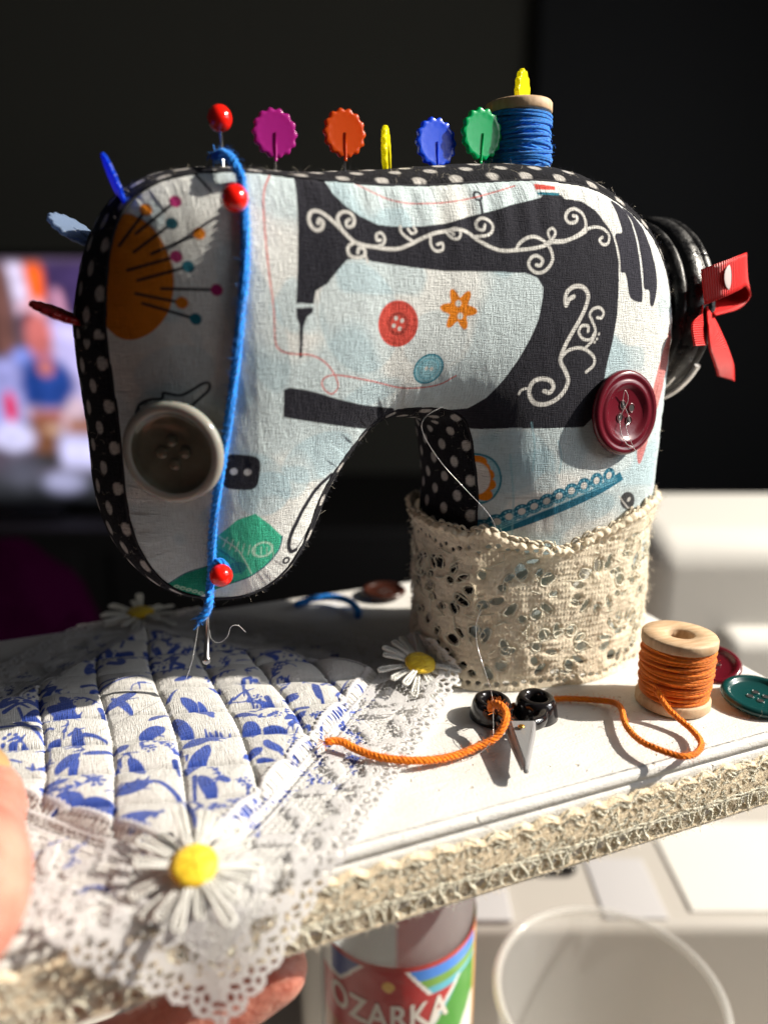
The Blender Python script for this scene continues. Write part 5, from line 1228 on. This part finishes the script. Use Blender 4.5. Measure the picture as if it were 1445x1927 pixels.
# ------------------------------------------------------------------ quilted mat with lace border
MC = np.array([-3.05, 6.05]); QH = 5.85; QO = 7.5         # quilted field / plain margin under the lace (half diagonals)
mat_o = empty("quilted_mat", (MC[0], MC[1], 0.01)); tag(mat_o, "quilted white mat with blue flowers, lace border and daisies", "mat")
MOO = np.array([MC[0], MC[1], 0.01])
def drape(X, Y, Z):
    """lay the lace on the board, let it fall over the front edge, climb against the pillar"""
    over = np.maximum(-(Y - 0.0), 0.0)
    fall = np.clip(over / 0.5, 0, 1)
    Yn = np.where(Y < 0, -0.22 * (1 - np.exp(-over / 0.25)) - over * 0.22 - 0.12 * fall * np.sin(X * 2.1), Y)
    Zn = np.where(Y < 0, Z * (1 - 0.6 * fall) - np.maximum(over - 0.12, 0) * 0.90, Z)
    ob = np.maximum(Y - BY1, 0); Zn = Zn - ob * 0.8; Yn = np.where(ob > 0, BY1 + ob * 0.5, Yn)
    # pillar
    dx, dy = X - LC[0], Y - LC[1]; th = np.arctan2(dy, dx); r = np.hypot(dx, dy); lim = pillar_r(th) + 0.34
    ins = np.maximum(lim - r, 0)
    Xn = np.where(ins > 0, LC[0] + (dx / np.maximum(r, .01)) * lim, X); Yn = np.where(ins > 0, LC[1] + (dy / np.maximum(r, .01)) * lim, Yn)
    Zn = Zn + ins * 0.55
    return Xn, Yn, Zn
ax = np.arange(MC[0] - QO, MC[0] + QO, 0.0215); ay = np.arange(MC[1] - QO, MC[1] + QO, 0.0215)
QX, QY = np.meshgrid(ax, ay, indexing='ij')
dia = QH - (np.abs(QX - MC[0]) + np.abs(QY - MC[1]))
wx = QX + 0.10 * np.sin(QY * 0.8 + 1) + 0.10 * fbm(QX * .5, QY * .5, 121) + np.clip(QY - 6, -9, 3) * 0.03 * np.clip((QX + 3), 0, 5) / 2
fa = ((wx + 5.85) / 1.40) % 1.0
rowc = (QY + (QX + 3.2) * 0.27 + 0.12 * fbm(QX * .8 + 5, QY * .8, 122)) / 1.22
fb_ = (rowc + 0.12) % 1.0
hc = np.sin(math.pi * fa); hrw = np.sin(math.pi * fb_)
pad = vnoise(np.floor((wx + 5.85) / 1.40) * 1.37 + 0.5, np.floor(rowc + 0.12) * 1.91 + 0.5, 123)
QZ = 0.24 + (0.17 + 0.06 * pad) * hc ** 0.28 * hrw ** 0.55
ridge = np.exp(-((QY + 0.1 * (QX + 3) - 7.3) / 0.8) ** 2) * 0.10
QZ = QZ + ridge * hc ** .5 - 0.10 * np.clip((QY - 7.8) / 2, 0, 1)
QZ += 0.05 * fbm(QX * 2.2, QY * 2.2, 124) + 0.03 * fbm(QX * 1.0 + QY * 5, QY * 1.2, 125) * (1 - np.abs(2 * fb_ - 1))
valley = np.exp(-(np.minimum(fb_, 1 - fb_) * 1.22 / 0.055) ** 2) * 0.10 + np.exp(-(np.minimum(fa, 1 - fa) * 1.40 / 0.045) ** 2) * 0.03
QZ -= valley
pk = np.sin(QY * 2 * math.pi / 0.16 + 5 * fbm(QX * 3, QY * 3, 126)) * np.exp(-(np.minimum(fa, 1 - fa) * 1.40 / 0.16) ** 2) * 0.012     # stitch puckers
QZ = np.where(dia > 0, (QZ + pk) * np.clip(dia / 0.5, 0, 1) ** 0.5, 0) + 0.05 + 0.03 * np.abs(fbm(QX * 1.1, QY * 1.1, 128))
Q = Raster(ax, ay, np.array([0.72, 0.71, 0.69]))
BLU = np.array([0.040, 0.085, 0.40])
def qp(L, z=(0, 1080, 2.408)): return np.array([onz(z[0] + a / z[2], z[1] + b / z[2], 0.55)[:2] for a, b in L])
QPX = 0.0145
for (x1, y1, x2, y2, w_) in ((20, 620, 170, 568, 22), (95, 645, 190, 600, 30), (30, 590, 130, 600, 22), (5, 690, 190, 676, 24), (150, 690, 195, 735, 20), (5, 830, 95, 838, 18), (230, 602, 335, 632, 52), (280, 568, 318, 600, 34), (452, 590, 474, 632, 24), (205, 690, 240, 690, 24), (210, 765, 255, 740, 38), (312, 715, 380, 690, 17), (345, 700, 352, 772, 40), (382, 712, 480, 726, 22), (265, 862, 340, 822, 44), (318, 885, 342, 840, 30), (385, 812, 500, 792, 26), (190, 950, 292, 922, 32), (282, 990, 352, 1002, 46), (395, 1015, 488, 1040, 74), (372, 502, 560, 470, 20), (410, 512, 690, 455, 15), (490, 592, 600, 542, 46), (510, 560, 590, 602, 30), (652, 710, 722, 690, 52), (682, 652, 752, 610, 30), (530, 790, 562, 772, 40), (592, 832, 642, 880, 40), (542, 965, 650, 940, 50), (542, 1092, 682, 1078, 36), (592, 1132, 672, 1080, 30), (790, 820, 812, 892, 24), (850, 762, 960, 722, 54), (855, 872, 930, 782, 58), (790, 650, 862, 722, 46), (830, 562, 882, 592, 40), (890, 602, 952, 622, 46), (902, 572, 962, 640, 30), (912, 912, 962, 970, 46), (990, 912, 1032, 922, 26), (990, 1097, 1082, 1065, 24), (1100, 472, 1106, 542, 20), (1060, 552, 1150, 512, 15), (1110, 520, 1160, 590, 18), (1070, 622, 1130, 630, 30), (1128, 672, 1142, 700, 62), (1212, 682, 1290, 692, 46), (1172, 562, 1250, 582, 26), (1116, 802, 1172, 780, 36), (1202, 762, 1272, 782, 28), (1172, 812, 1262, 822, 28), (1290, 552, 1342, 542, 30), (1302, 642, 1372, 612, 36), (1342, 582, 1392, 592, 26), (1420, 492, 1446, 542, 30), (800, 480, 860, 470, 26), (950, 500, 990, 520, 26), (760, 560, 800, 520, 22), (880, 900, 880, 1010, 20), (700, 1090, 740, 1060, 18)):
    P2 = qp([(x1, y1), ((x1 + x2) / 2, (y1 + y2) / 2 - 4), (x2, y2)])
    if w_ > 24:                                    # leaf / petal blob
        d_ = P2[2] - P2[0]; L_ = max(np.linalg.norm(d_), 1e-6); e_ = d_ / L_; n_ = np.array([-e_[1], e_[0]]); hw_ = w_ / 2.408 * QPX * 0.55
        lo, hi = -0.5 * L_ - hw_ * .8, 0.5 * L_ + hw_ * .8; md_ = P2[1]
        Q.poly([md_ + e_ * lo, md_ + e_ * lo * .55 + n_ * hw_ * .85, md_ + e_ * hi * .3 + n_ * hw_ * 1.1, md_ + e_ * hi * .85 + n_ * hw_ * .5, md_ + e_ * hi, md_ + e_ * hi * .7 - n_ * hw_ * .8, md_ + e_ * lo * .1 - n_ * hw_, md_ + e_ * lo * .75 - n_ * hw_ * .6], BLU * rng.uniform(.85, 1.2))
    else: Q.stroke(P2, w_ / 2.408 * QPX, BLU * rng.uniform(.85, 1.2), taper=True)
    if w_ > 30:                                    # frayed tip of the brush mark
        for s_ in (-.3, .3): Q.stroke(qp([((x1 + x2) / 2, (y1 + y2) / 2), (x2 + (x2 - x1) * .25, y2 + w_ * s_)]), w_ * .22 / 2.408 * QPX, BLU, taper=True)
Q.stroke(qp([(640, 935), (700, 925), (760, 945), (830, 1000), (870, 1060), (885, 1110)]), 16 / 2.408 * QPX, BLU)
Q.stroke(qp([(1120, 1040), (1160, 1010), (1200, 960)]), 14 / 2.408 * QPX, BLU)
for (cx, cy, r_, k_) in ((55, 750, 46, 10), (430, 915, 40, 7)):
    for i in range(k_): a = 6.283 * i / k_; Q.ell(qp([(cx + r_ * math.cos(a), cy + r_ * .7 * math.sin(a))])[0], 9 / 2.408 * QPX, 9 / 2.408 * QPX, BLU)
    Q.ell(qp([(cx, cy)])[0], 17 / 2.408 * QPX, 17 / 2.408 * QPX, BLU)
ZZ = (500, 1100, 3.21)
for (x1, y1, x2, y2, w_) in ((305, 600, 355, 690, 34), (340, 590, 400, 540, 26), (130, 652, 190, 640, 26), (170, 722, 250, 710, 26), (150, 812, 230, 762, 34), (330, 780, 335, 860, 26), (335, 860, 405, 872, 24), (340, 765, 400, 770, 22), (430, 740, 520, 800, 62), (440, 700, 480, 760, 30), (385, 580, 440, 540, 30), (430, 642, 500, 560, 22), (440, 715, 640, 622, 18), (5, 862, 120, 872, 44), (5, 932, 100, 990, 38), (5, 662, 50, 712, 34), (20, 780, 70, 760, 24), (600, 590, 690, 600, 40)):
    Q.stroke(qp([(x1, y1), ((x1 + x2) / 2, (y1 + y2) / 2 - 3), (x2, y2)], ZZ), w_ / 3.21 * QPX, BLU * rng.uniform(.85, 1.2), taper=True)
def sprig(c, s, rot):                             # a whole flower for the cloth further back
    c = np.array(c); 
    def at(a, r): return c + s * r * np.array([math.cos(a + rot), math.sin(a + rot)])
    for i in range(5):
        a = i * 1.2566; Q.stroke([at(a - .35, .55), at(a, .95), at(a + .35, .6)], .24 * s, BLU * rng.uniform(.85, 1.15), taper=False)
    for i in range(9): Q.ell(at(i * .698, .3), .05 * s, .05 * s, BLU)
    Q.ell(c, .1 * s, .1 * s, BLU)
    Q.stroke([at(.6, 1.0), at(.8, 1.6), at(1.1, 2.1)], .1 * s, BLU)
    for a, r_ in ((.9, 1.5), (.65, 1.8), (1.25, 2.0)): Q.stroke([at(a, r_), at(a + .2, r_ + .5)], .28 * s, BLU, taper=True)
for c, s_, r_ in (((-4.3, 9.6), .8, .3), ((-1.0, 9.2), .75, 2.2), ((-6.3, 7.9), .75, 4.0), ((.6, 7.6), .7, 5.2), ((-2.8, 8.4), .55, 1.0), ((-7.4, 6.4), .6, 2.9), ((-2.5, 10.6), .6, 3.4)): sprig(c, s_, r_)
vr = np.random.default_rng(77)                    # small sprigs and vines between the large motifs
for i in range(150):
    c0 = np.array([MC[0], MC[1]]) + vr.uniform(-6.2, 6.2, 2); a0 = vr.random() * 6.28; L0 = vr.uniform(.5, 1.0)
    pts = [c0]
    for k in range(4): a0 += vr.normal(0.25, .35); pts.append(pts[-1] + L0 / 4 * np.array([math.cos(a0), math.sin(a0)]))
    Q.stroke(pts, vr.uniform(.03, .05), BLU * vr.uniform(.85, 1.2))
    for k in range(1, 5):
        for sd in (-1, 1):
            if vr.random() < .6:
                an = a0 + sd * vr.uniform(.7, 1.2); q0 = pts[k]; Q.stroke([q0, q0 + vr.uniform(.10, .2) * np.array([math.cos(an), math.sin(an)])], vr.uniform(.07, .12), BLU * vr.uniform(.85, 1.2), taper=True)
    if vr.random() < .5:
        for k in range(6): Q.ell(pts[-1] + .11 * np.array([math.cos(k * 1.05), math.sin(k * 1.05)]), .035, .035, BLU)
Q.C *= (0.95 + 0.10 * fbm(QX * 6, QY * 6, 131))[..., None]
keepq = (dia > QH - QO).ravel()
F = grid_faces(len(ax), len(ay)); F = F[keepq[F].all(1)]; used = np.unique(F); remap = np.zeros(keepq.size, np.int64); remap[used] = np.arange(len(used))
QXd, QYd, QZd = drape(QX, QY, QZ)
Pq = np.stack([QXd, QYd, QZd], -1).reshape(-1, 3)[used] - MOO
obj("quilt", mesh_data("quilt", Pq, remap[F], np.stack([QX.ravel(), QY.ravel()], 1)[used], col=Q.C.reshape(-1, 3)[used]), M['quilt'], mat_o)

def quilt_z(X, Y):
    fx = np.clip((X - ax[0]) / 0.0215, 0, len(ax) - 1.01); fy = np.clip((Y - ay[0]) / 0.0215, 0, len(ay) - 1.01)
    d = QO - (np.abs(X - MC[0]) + np.abs(Y - MC[1]))
    return np.where(d > 0, bil(QZ, fx, fy), 0.0)
A0_ = QH / math.sqrt(2) - 0.36; WL = 2.62
w = np.arange(0, WL, 0.0205)
def lace_border(U, W):
    """bobbin-style border: header ladder, hexagon net, leaf cloth-work, scalloped picot edge. returns thread height, 0 = hole"""
    sc_e = WL - 0.16 + 0.13 * np.abs(np.sin(math.pi * U / 0.52)) - 0.06
    # hexagonal net
    s = 0.155; a = U / s; b = W / (s * 0.866)
    def hexd(a, b):
        j = np.floor(b + .5); a1 = a - 0.5 * (j % 2); i = np.floor(a1 + .5); d1 = np.hypot(a1 - i, (b - j) * .866)
        best = d1; sec = np.full(d1.shape, 9.0)
        for dj in (-1, 0, 1):
            jj = j + dj; a2 = a - 0.5 * (jj % 2)
            for di in (-1, 0, 1):
                ii = np.floor(a2 + .5) + di; d = np.hypot(a2 - ii, (b - jj) * .866)
                nb = np.minimum(best, d); sec = np.where(d < best - 1e-9, best, np.where(d > best + 1e-9, np.minimum(sec, d), sec)); best = nb
        return (sec - best)                         # 0 on cell walls
    e = hexd(a + 0.25 * fbm(U * 3, W * 3, 141), b + 0.25 * fbm(U * 3 + 9, W * 3, 142))
    net = np.clip(1 - e / 0.25, 0, 1)
    # cloth-work: undulating leaf band plus flecks
    band = np.abs((W - 1.05) - 0.28 * np.sin(2 * math.pi * U / 1.7) - 0.15 * fbm(U, W, 143))
    leaf = np.clip((0.13 + 0.15 * np.cos(4 * math.pi * U / 1.7) - band) / 0.05, 0, 1)
    band2 = np.abs((W - 1.72) + 0.16 * np.sin(2 * math.pi * U / 1.7 + 1) - 0.15 * fbm(U + 5, W, 148)); leaf = np.maximum(leaf, np.clip((0.12 + 0.12 * np.cos(4 * math.pi * U / 1.7 + 2) - band2) / 0.05, 0, 1))
    leaf = np.maximum(leaf, np.clip((fbm(U * 1.5 + 3, W * 2.2, 144) - 0.115) / 0.03, 0, 1))
    tex = 0.45 + 0.55 * np.abs(np.sin((U + W * .6) * math.pi / 0.055)) * 1.0 + 0.3 * fbm(U * 16, W * 16, 145, 2)
    pin = np.clip((0.33 - hexd(U / 0.16, W / 0.14)) / 0.1, 0, 1) * 0 + (fbm(U * 11, W * 11, 146, 2) > -0.16)
    h = np.maximum(net * 0.55, leaf * tex * pin)
    # header: two cords with a ladder between
    hd = np.exp(-((W - 0.07) / 0.05) ** 2) * (0.9 + .3 * np.sin(U * 2 * math.pi / 0.07)) + np.exp(-((W - 0.36) / 0.045) ** 2) * (0.8 + .3 * np.sin(U * 2 * math.pi / 0.07 + 2))
    lad = (np.abs(np.sin(math.pi * U / 0.13)) < 0.55) * 0.6 + 0.0
    h = np.maximum(h, np.exp(-((W - 0.62) / 0.028) ** 2) * .8); h = np.maximum(h, np.exp(-((W - (sc_e - 0.56)) / 0.035) ** 2) * .9)      # straight gimp threads
    zone = W < 0.40
    h = np.where(zone, np.maximum(hd, lad), h)
    # picot edge: dense tape with two rows of eyelets and a beaded rim
    din = sc_e - W
    ez = din < 0.52
    ey = np.hypot((((U + .0) / 0.21) % 1 - .5) * 0.21, W - (sc_e - 0.36)) - 0.062
    ey = np.minimum(ey, np.hypot((((U + .105) / 0.21) % 1 - .5) * 0.21, W - (sc_e - 0.17)) - 0.050)
    ev = np.clip(ey / 0.03, 0, 1) * (0.65 + .35 * np.abs(np.sin(U * math.pi / 0.07 + W * 20)) + .5 * fbm(U * 9, W * 9, 147)) * np.clip(din / 0.04 + .3, 0, 1)
    h = np.where(ez, np.maximum(ev, 0), h)
    h = np.where(din < 0 - 0.03 * np.sin(U * 40), 0, h)
    return h
for k in range(4):
    ang = math.pi / 4 + k * math.pi / 2
    nn_ = np.array([math.cos(ang), math.sin(ang)]); ee = np.array([-nn_[1], nn_[0]])
    Lm = A0_ + WL
    uu = np.arange(-Lm, Lm, 0.0205)
    U, W = np.meshgrid(uu, w, indexing='ij')
    h = lace_border(U + 20 + 7.3 * k, W)
    keep = (h > 0.22) & (np.abs(U) <= A0_ + W + 0.01)
    X = MC[0] + nn_[0] * (A0_ + W) + ee[0] * U; Y = MC[1] + nn_[1] * (A0_ + W) + ee[1] * U
    zb = np.exp(-W / 0.45) * 0.22 + 0.09 + 0.10 * np.abs(fbm(U * .45 + 9 * k, W * .3, 151 + k)) + 0.05 * fbm(U * 0.9 + 3 * k, W * .6, 155 + k) + 0.03 * np.sin(U * 2.3 + k) * np.clip(W, 0, 1)
    zb = np.maximum(zb, 0.105) + np.clip(h, 0, 1.2) * 0.035 + 0.42 * np.exp(-((X - 4.3) ** 2 + (Y - 5.3) ** 2) / 1.5 ** 2)
    X2, Y2, Z2_ = drape(X, Y, zb)
    inq = (W < 0.5)
    Z2_ = np.where(inq & (Y2 > 0), np.maximum(Z2_, quilt_z(X2, Y2) + 0.03 + np.clip(h, 0, 1.2) * 0.04), Z2_)
    lace_sheet("lace_border", uu, w, h, keep, lambda a, b, c: np.stack([X2, Y2, Z2_], -1), M['white_lace'], mat_o, MOO)

# daisies sewn on the corners
def petal_mesh(L, wdt, seed):
    r = np.random.default_rng(seed)
    s = spline([(0.34, 0.03, 0.04), (0.34 + L * .5, wdt * .75, .07), (0.34 + L * .92, wdt, .06), (0.34 + L, 0, .05), (0.34 + L * .92, -wdt, .06), (0.34 + L * .5, -wdt * .75, .07), (0.34, -0.03, 0.04)], 0.025)
    rad = 0.034 * (1 + 0.25 * np.sin(np.arange(len(s)) * 0.025 * 2 * math.pi / 0.085)); mb = MB().add(*tube(s, rad, 8))
    s2 = spline([(0.34, 0, .02), (0.34 + L * .5, 0.01, .05), (0.34 + L * .9, 0, .03)], 0.025); mb.add(*tube(s2, 0.036 * (1 + .25 * np.sin(np.arange(len(s2)) * .025 * 2 * math.pi / .085)), 7))
    return mesh_data("petal", np.concatenate(mb.V), [np.concatenate(f) for f in mb.F.values()], np.concatenate(mb.UV))
petal_kinds = [petal_mesh(L, wd, i) for i, (L, wd) in enumerate(((0.78, .085), (0.70, .075), (0.88, .08), (0.64, .07)))]
for q in petal_kinds: q.materials.append(M['white_cord'])
def daisy(c, normal, spin, label):
    c = np.asarray(c, float); R = rotmat(normal, (1, 0, 0))
    V, F, _ = ellipsoid((0, 0, 0.08), (0.43, 0.41, 0.16), 40, 20)
    V[:, 2] += 0.007 * np.sin(V[:, 0] * 55) * 1.0 * (V[:, 2] > 0.08) + 0.05 * fbm(V[:, 0] * 8 + 30, V[:, 1] * 8 + 30, 7)
    d = obj("daisy", mesh_data("daisy", V, F), M['daisy'], mat_o); d["label"] = label
    d.matrix_local = mathutils.Matrix.Translation(mathutils.Vector((c - MOO) * CM)) @ mathutils.Matrix([list(r_) for r_ in R]).to_4x4()
    r = np.random.default_rng(int(spin * 100))
    for i in range(17):
        a = spin + i * 2 * math.pi / 17 + r.normal(0, 0.07)
        p = obj("petal", petal_kinds[int(r.integers(0, 4))], None, d)
        p.rotation_euler = (r.normal(0, .10), -r.normal(-0.02, 0.10), a); p.scale = (r.uniform(.9, 1.12),) * 3
daisy(np.array(onz(365, 1634, 0.45)), (0.0, -0.35, 1), 0.2, "daisy at the mat's near corner")
daisy(np.array(onz(790, 1252, 0.62)), (0.10, -0.28, 1), 0.9, "daisy at the mat's right corner beside the lace pillar")
daisy(np.array([MC[0], MC[1] + 6.6, 0.30]), (0, 0.0, 1), 1.5, "daisy at the shaded back corner")

# ------------------------------------------------------------------ the hand holding the board
def finger(mb, pts, rad):
    P = spline(pts, 0.12); t = np.linspace(0, 1, len(P)); R_i = np.interp(t, np.linspace(0, 1, len(rad)), rad)
    mb.add(*tube(P, R_i, 18))
    for e, r_ in ((P[0], R_i[0]), (P[-1], R_i[-1])): mb.add(*ellipsoid(e, (r_, r_, r_), 18, 12))
HO = np.array([-11.0, 0.0, -3.0])
mb = MB()
TH = [(-12.8, -2.4, -1.6), (-10.6, -1.3, 0.4), tuple(onz(-150, 1760, 1.4)), tuple(onz(-72, 1600, 1.2)), tuple(onz(-44, 1486, 0.95))]
THT = np.array(TH[-1]); THM = np.array(TH[-2])
finger(mb, TH, [1.25, 1.2, 1.10, 1.12, 0.72])
mb.add(*ellipsoid(THT * .55 + THM * .45, (0.98, 1.35, 0.90), 24, 16))
mb.add(*ellipsoid((-13.2, -0.6, -3.2), (3.0, 3.9, 1.5), 32, 20)); finger(mb, [(-13.5, -2.4, -2.6), (-18, -4.5, -4), (-24, -8, -7)], [2.4, 2.5, 3.2])
fingers = [([(-11.4, 2.4, -3.9), (-8.0, 1.9, -4.9), (-4.9, 1.2, -4.6), (-1.75, 0.75, -3.0)], [.95, .92, .86, .70]),
           ([(-11.6, 0.6, -4.2), (-8.2, 0.0, -5.6), (-5.2, -0.5, -5.3), (-3.1, -0.85, -3.35)], [.98, .95, .88, .70]),
           ([(-11.8, -1.4, -4.0), (-9.0, -2.2, -5.0), (-6.8, -2.6, -5.3), (-5.0, -2.3, -5.0)], [.92, .90, .82, .66]),
           ([(-12.4, -3.2, -4.0), (-10.2, -4.2, -5.2), (-8.6, -4.6, -5.6), (-7.2, -4.4, -5.5)], [.80, .76, .70, .58])]
for pts, rad in fingers: finger(mb, pts, rad)
hand = mb.build("hand", M['skin'], None, HO); hand.location = HO * CM
md = hand.modifiers.new("skin_union", 'REMESH'); md.mode = 'VOXEL'; md.voxel_size = 0.0011; md.use_smooth_shade = True
md = hand.modifiers.new("smooth", 'SMOOTH'); md.iterations = 9; md.factor = 0.6
tag(hand, "hand gripping the board's near left corner, thumb on the lace", "hand")
nV, nF, _ = ellipsoid((0, 0, 0), (0.62, 0.80, 0.14), 28, 14)
nV[:, 2] -= 0.30 * nV[:, 0] ** 2; nV[:, 1] += 0.12 * np.clip(nV[:, 1], 0, 1)
nail = obj("fingernail", mesh_data("fingernail", place(nV, rotmat((0.30, 0.10, 1), (1, 0.25, 0)), THT + np.array([0.12, -0.25, 0.83]) - HO), nF), M['nail'], hand)

# ------------------------------------------------------------------ clear and stray threads
def strand(pts, r, mat, label, name="loose_thread"):
    P = spline(pts, 0.08); V, F, u = tube(P - P[-1], r, 6)
    o = obj(name, mesh_data(name, V, F, u), mat); o.location = P[-1] * CM
    tag(o, label, "thread")
strand([ony(838, 762, 3.95), ony(800, 785, 4.0), ony(796, 815, 4.2), ony(830, 870, 4.3), ony(880, 925, 4.0), ony(920, 968, 3.85), ony(938, 1005, 3.8)], 0.0055, M['nylon'], "clear nylon thread slanting from the arch to the lace band")
strand([ony(905, 1150, 3.55), ony(896, 1175, 3.5), ony(898, 1215, 3.3), ony(912, 1262, 2.9), onz(926, 1310, .75), onz(928, 1350, .66), onz(926, 1390, .4), onz(905, 1416, .16), onz(868, 1432, .05)], 0.0065, M['nylon'], "clear nylon thread hanging over the scissors' left handle")
strand([ony(374, 1170, 4.75), ony(368, 1210, 4.6), ony(360, 1250, 4.3), onz(345, 1292, .75)], 0.006, M['nylon'], "hair-thin thread hanging from the blue thread's end")
strand([ony(462, 1190, 5.2), ony(448, 1177, 5.2), ony(434, 1180, 5.2), ony(428, 1198, 5.2), ony(412, 1210, 5.3), ony(398, 1203, 5.6), ony(394, 1186, 6.2)], 0.007, M['nylon'], "curly stray thread hooked beside the needle")
